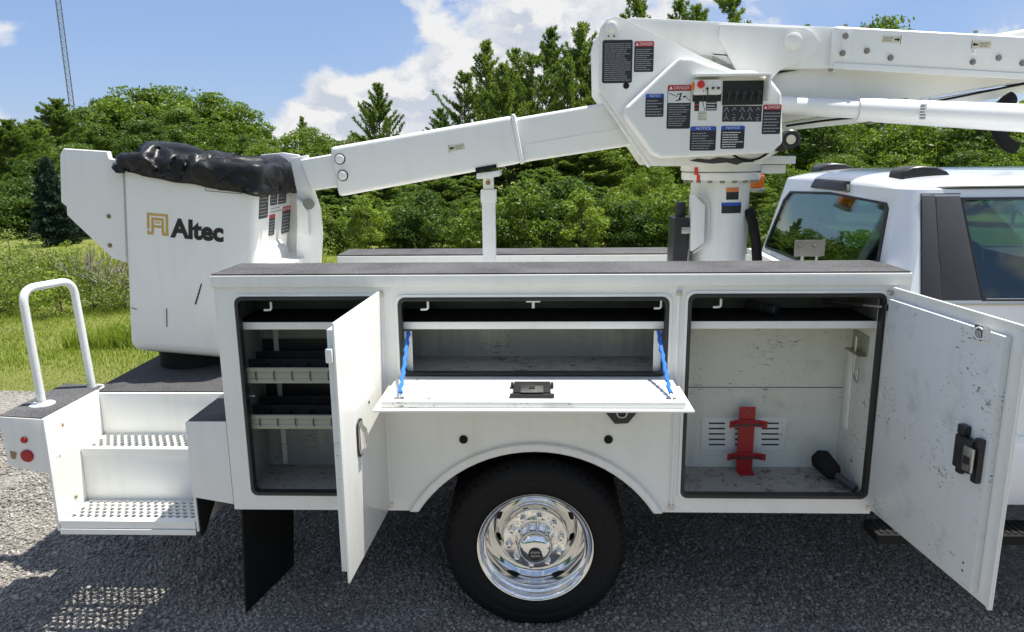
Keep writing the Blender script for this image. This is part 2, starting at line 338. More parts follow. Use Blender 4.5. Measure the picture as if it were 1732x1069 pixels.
def decal(parent, name, fr, w, h, head=None, title='', lines=6, label=None, base='decal_black', ink='decal_grey', pic=False, qr=None, seed=0, t=.0012):
    rd = random.Random(seed+int(w*1e4)); mb = MB().mat(base); r = min(w, h)*.06
    o = rr(0, w, 0, h, r, 2); n = len(o)
    mb.add([fr.p(a, b, 0) for a, b in o]+[fr.p(a, b, t) for a, b in o], [tuple(range(n, 2*n))]+[(i, (i+1) % n, n+(i+1) % n, n+i) for i in range(n)])
    top = h*.94
    if head:
        hh = min(h*.17, .026); prnt_poly(mb, fr, head, rr(0, w, h-hh, h, r, 2), t+.0006)
        if title:
            if head == 'decal_red':
                prnt_poly(mb, fr, 'decal_white', [(w*.06, h-hh*.82), (w*.22, h-hh*.82), (w*.14, h-hh*.18)], t+.0012)
                prnt_text(mb, fr, 'decal_white', title, w*.27, w*.93, h-hh*.8, h-hh*.2, t+.0012)
            else: prnt_text(mb, fr, 'decal_white', title, w*.22, w*.78, h-hh*.8, h-hh*.2, t+.0012)
        top = h-hh*1.35
    if pic:
        ph = h*.24; prnt_rect(mb, fr, 'decal_white', w*.02, w*.98, top-ph, top+h*.03, t+.0006)
        for a in ([(.35, .15), (.62, .3), (.60, .38), (.34, .23)], [(.45, .2), (.52, .22), (.60, .80), (.54, .82)], [(.40, .72), (.62, .86), (.60, .95), (.38, .8)], [(.66, .45), (.80, .55), (.78, .68), (.64, .60)], [(.05, .9), (.08, .95), (.42, .6), (.40, .56)], [(.8, .45), (.82, .49), (.97, .2), (.95, .16)]):
            prnt_poly(mb, fr, 'ink', [(w*x, top-ph+ph*y) for x, y in a], t+.0012)
        top -= ph*1.1
    dy = (top-h*.05)/max(lines, 1)
    for k in range(lines):
        y = top-dy*(k+.75); x = w*.07; xe = w*(.07+.86*(rd.uniform(.55, 1)))
        while x < xe:
            l = rd.uniform(.08, .3)*w; prnt_rect(mb, fr, ink, x, min(x+l, w*.94), y, y+dy*.34, t+.0006); x += l+w*.018
    o = mb.build(name, None, parent, smooth=20)
    if label: o['label'] = label
    return o
def yframe(px, py, Y, tilt=0.):  # frame on a camera-side upright plane, lower left corner at photo point
    p = S3(px, py, Y); return Frame(p, (math.cos(tilt), 0, math.sin(tilt)), (-math.sin(tilt), 0, math.cos(tilt)))
def wpx(px0, px1, py, Y): return S(px1, py, Y)[0]-S(px0, py, Y)[0]
def hpx(py0, py1, px, Y): return S(px, py0, Y)[1]-S(px, py1, Y)[1]
def pdecal(parent, name, box, Y, **kw):
    x0, y0, x1, y1 = box; fr = yframe(x0, y1, Y); return decal(parent, name, fr, wpx(x0, x1, (y0+y1)/2, Y), hpx(y0, y1, (x0+x1)/2, Y), **kw)
def bolt(parent, name, c, r, mat, ax='y', h=.012, sgn=-1):
    mb = MB(); c = Vector(c); F = AX[ax]
    prof = [(r*1.25, 0), (r*1.25, sgn*h*.25), (r*.9, sgn*h*.3), (r*.82, sgn*h), (.0005, sgn*h)]
    return mb.lathe(prof, c, ax, 10).build(name, mat, parent)

# ------------------------------------------------------------------ ground
def structure(o): o['kind'] = 'structure'; return o
def sheet(name, pts, z, mat):
    mb = MB(); mb.add([(x, y, z) for x, y in pts], [tuple(range(len(pts)))]); return structure(mb.build(name, mat))
sheet('ground', [(-900, -300), (900, -300), (900, 1500), (-900, 1500)], -.012, 'lawn')
edge = [(40, -8.5), (40, 3.7)]+[(x, 3.62+.16*noise.noise(Vector((x*.7, 2, 0)))+.07*noise.noise(Vector((x*3, 7, 0)))) for x in np.arange(30, -30.1, -.4)]+[(-30, -8.5)]
sheet('gravel_yard', edge, 0.0, 'gravel')
pe = [(x, 10.1+.35*noise.noise(Vector((x*.5, 1, 3)))) for x in np.arange(-16, 4.1, .5)]
sheet('footpath', pe+[(x, y+1.25+.2*noise.noise(Vector((x, 5, 3)))) for x, y in reversed(pe)], 0.0, 'path_grey')

def stones():
    t = (1+5**.5)/2
    iv = np.array([(-1, t, 0), (1, t, 0), (-1, -t, 0), (1, -t, 0), (0, -1, t), (0, 1, t), (0, -1, -t), (0, 1, -t), (t, 0, -1), (t, 0, 1), (-t, 0, -1), (-t, 0, 1)], float); iv /= np.linalg.norm(iv[0])
    fi = np.array([(0, 11, 5), (0, 5, 1), (0, 1, 7), (0, 7, 10), (0, 10, 11), (1, 5, 9), (5, 11, 4), (11, 10, 2), (10, 7, 6), (7, 1, 8), (3, 9, 4), (3, 4, 2), (3, 2, 6), (3, 6, 8), (3, 8, 9), (4, 9, 5), (2, 4, 11), (6, 2, 10), (8, 6, 7), (9, 8, 1)])
    P = []
    for x0, x1, y0, y1, dens, s in ((-3.1, 2.4, -.3, 1.5, 6400, .0064), (-3.6, -3.1, .3, 1.7, 3500, .0075), (-3.1, 2.4, 1.5, 1.75, 2000, .008), (-4.6, -1.2, 1.7, 3.6, 1700, .0095), (-1.2, 3.2, 1.7, 3.6, 300, .012)):
        n = int((x1-x0)*(y1-y0)*dens); q = np.c_[rng.uniform(x0, x1, n), rng.uniform(y0, y1, n), np.zeros(n), s*rng.lognormal(0, .32, n)]; P.append(q)
    P = np.vstack(P); N = len(P)
    sc = P[:, 3:4]*np.c_[rng.uniform(.8, 1.5, N), rng.uniform(.7, 1.2, N), rng.uniform(.5, .9, N)]
    v = iv[None]*(1+rng.uniform(-.18, .18, (N, 12, 1)))*sc[:, None, :]
    a = rng.uniform(0, 6.28, N); b = rng.uniform(-.5, .5, N)
    ca, sa, cb, sb = np.cos(a)[:, None], np.sin(a)[:, None], np.cos(b)[:, None], np.sin(b)[:, None]
    x = v[..., 0]*cb-v[..., 2]*sb; z = v[..., 0]*sb+v[..., 2]*cb; y = v[..., 1]
    v = np.stack([x*ca-y*sa+P[:, 0:1], x*sa+y*ca+P[:, 1:2], z+sc[:, 2:3]*rng.uniform(.0, .75, (N, 1))+.001], -1).reshape(-1, 3)
    F = (fi[None]+(np.arange(N)*12)[:, None, None]).reshape(-1, 3)
    o = rawmesh('gravel_stones', v, F, 'stone'); o['kind'] = 'stuff'; tag(o, 'loose grey crushed stone covering the yard under the truck', 'gravel')
def rawmesh(name, v, F, mat, parent=None, smooth=False):
    me = bpy.data.meshes.new(name); k = F.shape[1]
    me.vertices.add(len(v)); me.vertices.foreach_set('co', v.astype(np.float32).ravel())
    me.loops.add(F.size); me.loops.foreach_set('vertex_index', F.astype(np.int32).ravel())
    me.polygons.add(len(F)); me.polygons.foreach_set('loop_start', np.arange(0, F.size, k, dtype=np.int32)); me.polygons.foreach_set('loop_total', np.full(len(F), k, np.int32))
    me.update(calc_edges=True); me.materials.append(MATS[mat])
    if smooth: me.shade_smooth()
    return link(me, name, parent)
stones()

def blades(n, xs, ys, h, w, name, mat, label, cat, clump=None):
    x = rng.uniform(*xs, n); y = rng.uniform(*ys, n)
    hh = h*rng.lognormal(0, .35, n)
    if clump:
        f = np.array([noise.noise(Vector((a*clump, b*clump, 4.))) for a, b in zip(x, y)]); hh *= np.clip(.9+1.6*f, .3, 2.2)
    a = rng.uniform(0, 6.28, n); lean = rng.normal(0, .35, n)*hh; la = rng.uniform(0, 6.28, n); ww = w*rng.uniform(.6, 1.3, n)
    v = np.zeros((n, 5, 3)); dx, dy = np.cos(a)*ww, np.sin(a)*ww; lx, ly = np.cos(la)*lean, np.sin(la)*lean
    for k, (t, s, q) in enumerate(((0, -1, 0), (0, 1, 0), (.55, .75, .3), (.55, -.75, .3), (1, 0, 1))):
        v[:, k] = np.c_[x+dx*s+lx*q, y+dy*s+ly*q, hh*t*(1-.25*abs(lean/np.maximum(hh, 1e-3))*q)]
    b = (np.arange(n)*5)[:, None]
    F = np.vstack([b+np.array([[0, 1, 2]]), b+np.array([[0, 2, 3]]), b+np.array([[3, 2, 4]])])
    o = rawmesh(name, v.reshape(-1, 3), F, mat); o['kind'] = 'stuff'; return tag(o, label, cat)
blades(60000, (-8.5, -.8), (3.55, 9.0), .036, .005, 'mown_grass', 'grass_blade', 'short mown grass beyond the gravel', 'grass', .9)
blades(26000, (-13, -1.5), (8.2, 10.4), .24, .010, 'tall_grass', 'grass_blade', 'tall bright green grass and weeds before the footpath', 'grass', .6)
blades(4000, (-5.6, -4.3), (5.2, 6.2), .13, .008, 'grass_tuft', 'grass_blade', 'longer grass tuft in the mown lawn', 'grass', 1.2)

# ------------------------------------------------------------------ the truck
T = empty('bucket_truck', 'white utility bucket truck with open side compartments and folded boom', 'truck', (0, 0, 0))
BX0, BX1, BZ0, BZ1 = -1.385, 1.462, .615, 1.642
def arch(R, z0, cx=-.015, cz=.288, n=24):
    a = math.asin((z0-cz)/R); return [(cx+R*math.cos(math.pi-a-(math.pi-2*a)*k/n), cz+R*math.sin(math.pi-a-(math.pi-2*a)*k/n)) for k in range(n+1)]
HOLES = [(-1.298, -.692, .688, 1.600), (-.596, .549, 1.248, 1.594), (.627, 1.443, .688, 1.606)]
mb = MB(); outer = [(BX0, BZ0)]+arch(.627, BZ0)+[(BX1, BZ0), (BX1, BZ1), (BX0, BZ1)]
mb.plate(outer, [rr(*h, .03) for h in HOLES], 0, .022)
body = mb.build('side_panel', 'white', T)
mb = MB()
mb.box(BX0, BX0+.02, .0225, .35, BZ0, BZ1); mb.box(BX1-.02, BX1, .0225, .35, BZ0, BZ1); mb.box(BX0+.0205, -.668, .345, .365, BZ0, BZ1); mb.box(-.6675, .6175, .345, .365, .98, BZ1); mb.box(.618, BX1-.0205, .345, .365, BZ0, BZ1)
mb.build('bin_shell', 'white', T)
mb = MB(); mb.box(BX0-.008, 1.534, -.014, .325, 1.6425, 1.692); cap = mb.build('top_cap', 'white', T, .004)
MB().box(BX0-.002, 1.526, -.008, .318, 1.6925, 1.699).build('carpet_top', 'carpet', cap)
# arch lip, inner well
a0, a1 = arch(.655, BZ0), arch(.618, BZ0); mb = MB(); mb.prism(a0+a1[::-1], -.022, .004); mb.build('fender_lip', 'white', body, .010, 3)
a0, a1 = arch(.66, .50), arch(.64, .50); mb = MB(); mb.prism(a0+a1[::-1], .0235, .62); mb.build('wheel_well', 'rubber', body)
mb = MB(); mb.prism(arch(.64, .50), .62, .63); mb.build('well_back', 'rubber', body)
for px in (784, 1029):
    x, z = S(px, 743, 0); MB().lathe([(.019, 0), (.019, -.006), (.012, -.012), (.0005, -.012)], (x, -.0005, z), 'y', 14).build('rubber_grommet', 'rubber', body)
mb = MB(); mb.prism([S(1018, 690, -.01), S(1084, 690, -.01), S(1062, 716, -.01), S(1040, 717, -.01)], -.014, -.0005); mb.mat('plastic')
tp = mb.build('black_pull_plate', 'plastic', body, .003)
MB().tube(smooth_path([S3(1042, 695, -.02), S3(1046, 706, -.02), S3(1058, 706, -.02), S3(1062, 695, -.02)], .01), .0035, 6).build('pull_ring', 'steel', body)
for h, dx in ((-.668, 0), (.588, 0), (1.4545, 0)):
    mb = MB(); mb.box(h-.011, h+.011, -.004, -.0003, .634, 1.622)
    mb.tube([(h, -.007, .632), (h, -.007, 1.625)], .0055, 8); mb.build('piano_hinge', 'white', body)
    for z in (1.61, .645): MB().box(h-.012, h+.012, -.014, -.0045, z-.012, z+.012).build('hinge_bracket', 'steel', body, .003)
# compartments
def compartment(h, x0, x1, z0, z1, mat, yb=.34):
    mb = MB(); t = .006
    mb.box(x0, x1, yb-t, yb, z0, z1); mb.box(x0, x0+t, .0225, yb-t-.0005, z0, z1); mb.box(x1-t, x1, .0225, yb-t-.0005, z0, z1); mb.box(x0+t+.0005, x1-t-.0005, .0225, yb-t-.0005, z1-t, z1)
    c = mb.build('compartment', mat, T)
    MB().box(x0, x1, .0225, yb-.0005, z0-.012, z0-.0005).build('compartment_floor', 'interior_floor', c)
    a, b, cc, d = h
    mb = MB(); mb.plate(rr(a+.001, b-.001, cc+.001, d-.001, .029), [rr(a+.015, b-.015, cc+.015, d-.015, .022)], -.010, .030); mb.build('door_gasket', 'gasket', c, .003)
    mb = MB(); mb.plate(rr(a-.013, b+.013, cc-.013, d+.013, .034), [rr(a-.0005, b+.0005, cc-.0005, d+.0005, .03)], -.007, -.0004); mb.build('opening_flange', 'white', body, .002)
    return c
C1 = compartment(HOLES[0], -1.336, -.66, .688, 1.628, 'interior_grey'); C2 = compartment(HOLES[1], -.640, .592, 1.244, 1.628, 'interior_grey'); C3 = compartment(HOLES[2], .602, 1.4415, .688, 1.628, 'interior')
def shelf(c, x0, x1, z, y0=.045):
    mb = MB(); mb.box(x0, x1, y0+.0025, .333, z-.004, z); mb.box(x0, x1, y0-.002, y0+.002, z-.028, z+.004); return mb.build('shelf', 'white', c, .001)
def shade_lining(c, x0, x1):  # dark sheets paint the top lip's shade onto the grey walls above the shelf
    mb = MB(); mb.box(x0+.001, x1-.001, .3285, .3335, 1.479, 1.6205); mb.box(x0+.001, x0+.004, .05, .328, 1.479, 1.6205); mb.box(x1-.004, x1-.001, .05, .328, 1.479, 1.6205); mb.build('shelf_shade_lining', 'interior_dark', c)
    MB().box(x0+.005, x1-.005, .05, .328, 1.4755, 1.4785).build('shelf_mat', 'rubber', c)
shade_lining(C1, -1.329, -.667); shade_lining(C2, -.633, .585); shade_lining(C3, .609, 1.435)
shelf(C1, -1.329, -.667, 1.474); shelf(C3, .609, 1.435, 1.474); shelf(C2, -.633, .585, 1.474)
for x in (-.565, .512): MB().box(x-.016, x+.016, .043, .047, 1.246, 1.437).build('shelf_leg', 'white', C2)
MB().box(.640, .672, .20, .21, .70, 1.44).build('upright_channel', 'white', C3, .002)
for x in (-1.25,): MB().box(x-.012, x+.012, .316, .334, .70, 1.46).build('shelf_channel', 'interior', C1, .002)
def hook(c, px, py, dx, Y=.03):
    p = S3(px, py, Y); MB().tube(smooth_path([p+Vector((0, 0, .035)), p, p+Vector((dx, .0, -.001))], .01, 4), .005, 7).build('hook', 'white', c)
hook(C1, 459, 524, -.032); hook(C2, 724, 523, -.032); hook(C2, 1118, 521, -.03); hook(C3, 1219, 519, -.032)
p = S3(902, 521, .03); MB().tube([p, p+Vector((0, 0, .025))], .006, 7).build('hook', 'white', C2); MB().box(p.x-.03, p.x+.03, .025, .036, p.z+.0255, p.z+.032).build('hook_plate', 'white', C2)
for z0, z1 in ((1.205, 1.274), (.992, 1.055)):      # divider trays
    mb = MB(); x0, x1 = -1.322, -.674
    prof = [(.030, z0), (.034, z0), (.034, z0+.018), (.038, z0+.022), (.038, z1-.022), (.034, z1-.018), (.034, z1-.002), (.040, z1), (.034, z1+.003), (.029, z1), (.029, z1-.018), (.033, z1-.022), (.033, z0+.022), (.029, z0+.018)]
    mb.prism(prof, x0, x1, 'x'); mb.box(x0, x1, .0405, .325, z0-.003, z0+.001)
    mb.box(x0, x0+.004, .0405, .325, z0+.002, z1); mb.box(x1-.004, x1, .0405, .325, z0+.002, z1)
    tr = mb.build('divider_tray', 'galv_tray', C1)
    mb = MB(); mb.box(x0+.005, x1-.005, .318, .322, z0+.002, z1+.06)
    for k in range(1, 7): mb.box(x0+k*.093, x0+k*.093+.003, .041, .317, z0+.002, z1-.004)
    for k in (1, 2): mb.box(x0+.005, x1-.005, .04+k*.095, .043+k*.095, z0+.0015, z1+.012*k)
    mb.build('tray_dividers', 'dark_metal', C1)['kind'] = 'stuff'
    for k in range(1, 8):
        x = x0+k*.0805; MB().tube([(x, .030, z1-.012), (x-.004, .0265, z1-.022), (x-.004, .0265, z0+.022), (x, .029, z0+.012)], .0022, 5).build('divider_clip', 'dark_metal', C1)
p = S3(420, 670, .03); MB().tube([p, p+Vector((.03, 0, 0))], .005, 6).build('latch_pin', 'steel', C1); MB().box(p.x-.008, p.x-.0005, p.y-.01, p.y+.02, p.z-.04, p.z+.04).build('striker_plate', 'dark_metal', C1, .002)
for py in (742, 756): 
    p = S3(572, py, .325); MB().box(p.x-.02, p.x+.05, .325, .3335, p.z-.012, p.z+.012).build('wall_bracket', 'decal_cream', C1, .002)
# right compartment contents fixed to it
seam = S3(1160, 655, .333)
MB().box(.609, 1.4355, .332, .3336, seam.z-.0015, seam.z+.0015).build('wall_seam', 'dark_metal', C3)
lx0, lz0 = S(1185, 762, .33); lx1, lz1 = S(1332, 706, .33)
MB().box(lx0, lx1, .3305, .3336, lz0, lz1).build('louver_plate', 'interior_door', C3, .001)
for xa, xb in ((1199, 1226), (1243, 1268), (1288, 1317)):
    for k in range(5):
        a, z = S(xa, 716+k*9.0, .33); b, _ = S(xb, 716+k*9, .33); mb = MB(); mb.add([(a, .3303, z-.004), (b, .3303, z-.004), (b, .3255, z+.003), (a, .3255, z+.003), (b, .3303, z+.004), (a, .3303, z+.004)], [(0, 1, 2, 3), (3, 2, 4, 5), (0, 3, 5), (1, 4, 2)]); mb.build('louver', 'dark_metal', C3)
xa, z1 = S(1251, 688, .29); xb, z0 = S(1271, 800, .29); mb = MB(); mb.plate([(xa, .692), (xb, .692), (xb, z1), (xa, z1)], [circ((xa+xb)/2, z1-.03, .007, 10), circ((xa+xb)/2, .76, .007, 10)], .286, .291)
br = mb.build('extinguisher_bracket', 'red_paint', C3)
mb = MB(); mb.box(xa, xb, .230, .2855, .690, .694); mb.build('bracket_foot', 'red_paint', C3)
for py, hw, hh in ((716, .088, .017), (771, .090, .016)):
    cx = (xa+xb)/2; _, z = S(1262, py, .28); mb = MB()
    pts = [(cx-hw, .262), (cx-hw*.6, .279), (cx, .2855), (cx+hw*.6, .279), (cx+hw, .262)]
    for (x_a, ya), (x_b, yb) in zip(pts[:-1], pts[1:]): mb.hexa([(x_a, ya-.004, z-hh), (x_b, yb-.004, z-hh), (x_b, yb, z-hh), (x_a, ya, z-hh), (x_a, ya-.004, z+hh), (x_b, yb-.004, z+hh), (x_b, yb, z+hh), (x_a, ya, z+hh)])
    mb.build('bracket_arm', 'red_paint', C3)
    MB().box(cx-hw*.8, cx+hw*.8, .2545, .2575, z-.004, z+.004).build('bracket_strap', 'dark_metal', C3)
def SX(px, py, X):
    r = ray(px, py); t = (X-CAM.x)/r.x; return Vector((X, CAM.y+t*r.y, CAM.z+t*r.z))
q0, q1 = SX(1432, 590, 1.43), SX(1428, 722, 1.43)
MB().box(1.424, 1.4352, q1.y-.03, q1.y+.015, q1.z, q0.z).build('wall_channel', 'white', C3, .003)
q = SX(1455, 580, 1.43); MB().box(1.428, 1.4352, q.y-.075, q.y+.08, q.z-.045, q.z+.045).build('hook_bracket', 'zinc', C3, .002)
MB().box(1.395, 1.4275, q.y-.075, q.y+.08, q.z-.045, q.z-.041).build('bracket_ledge', 'zinc', C3)
MB().tube(smooth_path([(1.412, q.y, q.z+.03), (1.412, q.y, q.z-.15), (1.40, q.y-.07, q.z-.165), (1.40, q.y-.075, q.z-.10)], .02), .0055, 8).build('rod_hook', 'steel', C3)
a, b = S3(1392, 509, .20), S3(1502, 520, -.015); m = a.lerp(b, .62)
st = MB().tube([a, m], .011, 10).build('gas_strut', 'plastic', C3); MB().tube([m, b], .005, 8).build('strut_rod', 'steel', C3)
MB().box(b.x-.02, b.x+.012, -.03, -.008, b.z-.012, b.z+.012).build('strut_mount', 'dark_metal', C3, .003)
# ---- doors
class Local:
    def __init__(s, o, u, w, n): s.M = Matrix(((u.x, w.x, n.x, o.x), (u.y, w.y, n.y, o.y), (u.z, w.z, n.z, o.z), (0, 0, 0, 1)))
def door(o, free, z0, z1, pan_sign, inset):
    o = Vector((o[0], o[1], z0)); u = Vector((free[0]-o.x, free[1]-o.y, 0)); wd = u.length; u.normalize(); n = u.cross(Vector((0, 0, 1)))*pan_sign
    return Matrix(((u.x, n.x, 0, o.x), (u.y, n.y, 0, o.y), (u.z, n.z, 1, o.z), (0, 0, 0, 1))), wd, z1-z0
M1, w1, h1 = door((-.672, -.012), (-.703, -.622), .636, 1.624, 1, 0)   # local: x along door, y towards the inner face, z up
if (M1.to_3x3() @ Vector((0, 1, 0))).x > 0: M1 = M1 @ Matrix.Diagonal((1, -1, 1, 1))
mb = MB(M1); mb.box(0, w1, -.004, .004, 0, h1); d1 = mb.build('left_door', 'white', T, .002); d1.name = 'compartment_door'; d1['label'] = 'narrow door swung straight out with chrome paddle latch'
mb = MB(M1); mb.box(.03, w1-.028, .0045, .034, .03, h1-.03); mb.build('inner_pan', 'interior_door', d1, .003)
def latch(M, parent, u, v, sgn):          # chrome paddle latch on the painted face
    mb = MB(M); y = -.0045*1
    mb.prism(rr(u-.036, u+.036, v-.075, v+.075, .03, 5), y-.006, y); mb.build('latch_plate', 'plastic', parent, .002)
    mb = MB(M); mb.prism(rr(u-.029, u+.029, v-.066, v+.066, .024, 5), y-.0085, y-.0065); mb.build('latch_cup', 'chrome', parent, .001)
    mb = MB(M); mb.add([(u-.022, y-.009, v-.045), (u+.022, y-.009, v-.045), (u+.022, y-.034, v-.03), (u-.022, y-.034, v-.03), (u-.022, y-.009, v+.05), (u+.022, y-.009, v+.05), (u+.022, y-.026, v+.03), (u-.022, y-.026, v+.03)], [(0, 1, 2, 3), (4, 7, 6, 5), (0, 4, 5, 1), (1, 5, 6, 2), (2, 6, 7, 3), (3, 7, 4, 0)])
    mb.build('latch_paddle', 'chrome', parent, .004)
def on_door(M, px, py):
    Mi = M.inverted(); o = Mi @ CAM; d = Mi.to_3x3() @ ray(px, py); t = -o.y/d.y; p = o+d*t; return p.x, p.z
u, v = on_door(M1, 606, 740); latch(M1, d1, u, v, 1)
u, v = on_door(M1, 622, 680); mb = MB(M1); mb.prism(circ(u, v, .006, 10), -.007, -.0043); mb.build('lock_cylinder', 'dark_metal', d1)
mb = MB(M1); mb.box(w1-.03, w1+.012, .006, .03, h1-.14, h1-.09); mb.build('door_stop', 'white', d1, .004)
M3, w3, h3 = door((1.466, -.014), (1.552, -.745), .636, 1.634, 1, 0)
if (M3.to_3x3() @ Vector((0, 1, 0))).x > 0: M3 = M3 @ Matrix.Diagonal((1, -1, 1, 1))
mb = MB(M3); mb.box(0, w3, -.004, .004, 0, h3); d3 = mb.build('compartment_door', 'white', T, .002); d3['label'] = 'wide door swung out showing its scuffed inner face'
mb = MB(M3); mb.box(.022, w3-.066, .0045, .034, .03, h3-.045); pan3 = mb.build('inner_pan', 'interior_door', d3, .004)
mb = MB(M3); mb.box(.0, w3, .0045, .010, h3-.012, h3-.0005); mb.box(w3-.012, w3-.0005, .0045, .012, .0005, h3-.013); mb.build('door_flange', 'white', d3)
MP = M3 @ Matrix.Translation((0, .0345, 0))
u, v = on_door(MP, 1644, 768)
mb = MB(MP); mb.box(u-.055, u+.030, 0, .030, v-.062, v+.058); mb.box(u-.055, u-.015, 0, .026, v+.0585, v+.095); mb.box(u+.0305, u+.060, 0, .022, v-.085, v+.075); mb.box(u-.05, u-.02, 0, .02, v-.085, v-.0625)
lb = mb.build('latch_case', 'plastic', d3, .006)
mb = MB(MP); mb.box(u+.008, u+.055, .0305, .042, v-.048, v+.040); mb.build('latch_bolt', 'steel', d3, .005)
mb = MB(MP); mb.box(u+.018, u+.045, .0425, .046, v-.02, v+.006); mb.build('latch_slot', 'plastic', d3)
u, v = on_door(MP, 1661, 563)
mb = MB(MP); mb.box(u-.038, u+.04, 0, .0015, v-.034, v+.028); mb.build('bracket_plate', 'white', d3)
mb = MB(MP); mb.box(u-.034, u+.004, .0018, .0026, v-.028, v+.022); mb.build('part_sticker', 'decal_black', d3)
for k in range(5):
    mb = MB(MP); mb.box(u-.030+k*.0065, u-.0268+k*.0065, .0028, .0032, v-.024, v+.006); mb.build('sticker_bar', 'decal_white', d3)
mb = MB(MP); mb.tube([(u-.006+.024*math.cos(t), .006, v-.003+.02*math.sin(t)) for t in np.linspace(.9, 5.4, 12)]+[(u+.035, .006, v-.012)], .0035, 6); mb.build('wire_loop', 'white', d3)
for zz in (.085, .115): 
    mb = MB(MP); mb.prism(circ(w3-.115, zz, .004, 8), -.0003, .0012); mb.build('rivet_hole', 'ink', d3)
# drop-down centre door
zd = 1.232; mb = MB(); mb.box(-.640, .594, -.372, -.012, zd-.018, zd-.010); d2 = mb.build('compartment_door', 'white', T, .002); d2['label'] = 'drop-down door lying open flat on blue cords'
MB().box(-.612, .566, -.345, -.030, zd-.0095, zd+.016).build('inner_pan', 'door_top', d2, .004)
x = S(900, 660, -.2)[0]; y = -.205
mb = MB(); mb.box(x-.075, x+.075, y-.07, y+.075, zd+.0165, zd+.034); mb.box(x-.088, x-.0755, y+.02, y+.06, zd+.0165, zd+.036); mb.box(x+.0755, x+.088, y+.02, y+.06, zd+.0165, zd+.036); mb.box(x-.088, x+.088, y-.100, y-.0705, zd+.0165, zd+.030); mb.build('latch_case', 'plastic', d2, .005)
mb = MB(); mb.box(x-.045, x+.045, y-.085, y-.015, zd+.0345, zd+.044); mb.build('latch_bolt', 'steel', d2, .004)
mb = MB(); mb.box(x-.012, x+.012, y-.065, y-.035, zd+.0445, zd+.047); mb.build('latch_slot', 'plastic', d2)
for xt, xb in ((-.562, -.548), (.513, .515)):
    a = Vector((xt, .030, 1.436)); b = Vector((xb, -.285, zd+.032)); pts = [a.lerp(b, t)+Vector((.0025*math.sin(t*40), 0, -.012*math.sin(t*3.14))) for t in np.linspace(0, 1, 26)]
    MB().tube(pts, [.0085+.0016*math.sin(k*2.1) for k in range(26)], 8).build('door_cord', 'rope_blue', d2)
    MB().tube([b, b+Vector((.003, -.02, -.016))], .0035, 6).build('cord_clip', 'steel', d2); MB().box(b.x-.02, b.x+.02, b.y-.032, b.y-.008, zd+.0163, zd+.0185).build('clip_plate', 'steel', d2)

# ---- rear steps and deck
stp = MB(); stp.box(-2.226, -2.214, 0, .43, .50, 1.045); stp.box(-1.573, -1.562, .003, .43, .50, 1.03); stp.box(-2.2135, -1.5735, .425, .44, .80, 1.028); stp.box(-2.2135, -1.5735, .225, .235, .545, .785); sp_ = stp.build('step_well', 'white_old', T, .002)
def tread(y0, y1, z):
    x0, x1 = -2.210, -1.577; holes = []; mbg = MB(); nx, ny = 17, 5
    for j in range(ny):
        for i in range(nx):
            cx = x0+.025+(i+.25+.5*(j % 2))*(x1-x0-.03)/nx; cy = y0+.03+(j+.5)*(y1-y0-.045)/ny
            if cx > x1-.018: continue
            holes.append(circ(cx, cy, .0115, 8, .0095))
            vs = []
            for t in np.linspace(math.pi*.08, math.pi*.92, 5):
                c, s = math.cos(t), math.sin(t); vs += [(cx+.0135*c, cy+.0105*s, z), (cx+.0165*c, cy+.0145*s, z), (cx+.0125*c, cy+.0095*s, z+.0075)]
            mbg.add(vs, [(3*k+a, 3*k+b, 3*k+3+b, 3*k+3+a) for k in range(4) for a, b in ((0, 1), (1, 2), (2, 0))])
    mb = MB(); mb.plate([(x0, y0), (x1, y0), (x1, y1), (x0, y1)], holes, z-.003, z, 'z'); mb.box(x0, x1, y0-.003, y0+.001, z-.034, z+.002)
    t = mb.build('step_tread', 'white', sp_); g = mbg.build('tread_teeth', 'white', sp_); g['kind'] = 'stuff'; return t
tread(.225, .424, .812); tread(.005, .223, .548)
MB().box(-2.212, -1.575, -.004, .002, .485, .512).build('step_edge', 'white_old', sp_, .002)
for px, py in ((128, 840), (130, 862), (107, 889)):
    q = SX(px, py, -2.212); MB().lathe([(.010, 0), (.008, .006), (.0005, .007)], q, 'x', 8).build('step_bolt', 'brass_bolt', sp_)
# box beside the steps
mb = MB(); mb.prism([(-1.5615, 1.036), (-1.3875, 1.036), (-1.3875, .640), (-1.5615, .672)], -.001, .42); sb = mb.build('step_side_box', 'white_old', T, .002)
MB().box(-1.558, -1.39, .004, .40, 1.0365, 1.041).build('box_carpet', 'carpet', sb)
mb = MB(); mb.prism([(.01, .665), (.01, .47), (.06, .48), (.24, .62), (.24, .655)], -1.5615, -1.5545, 'x'); mb.build('black_gusset', 'rubber', sb)
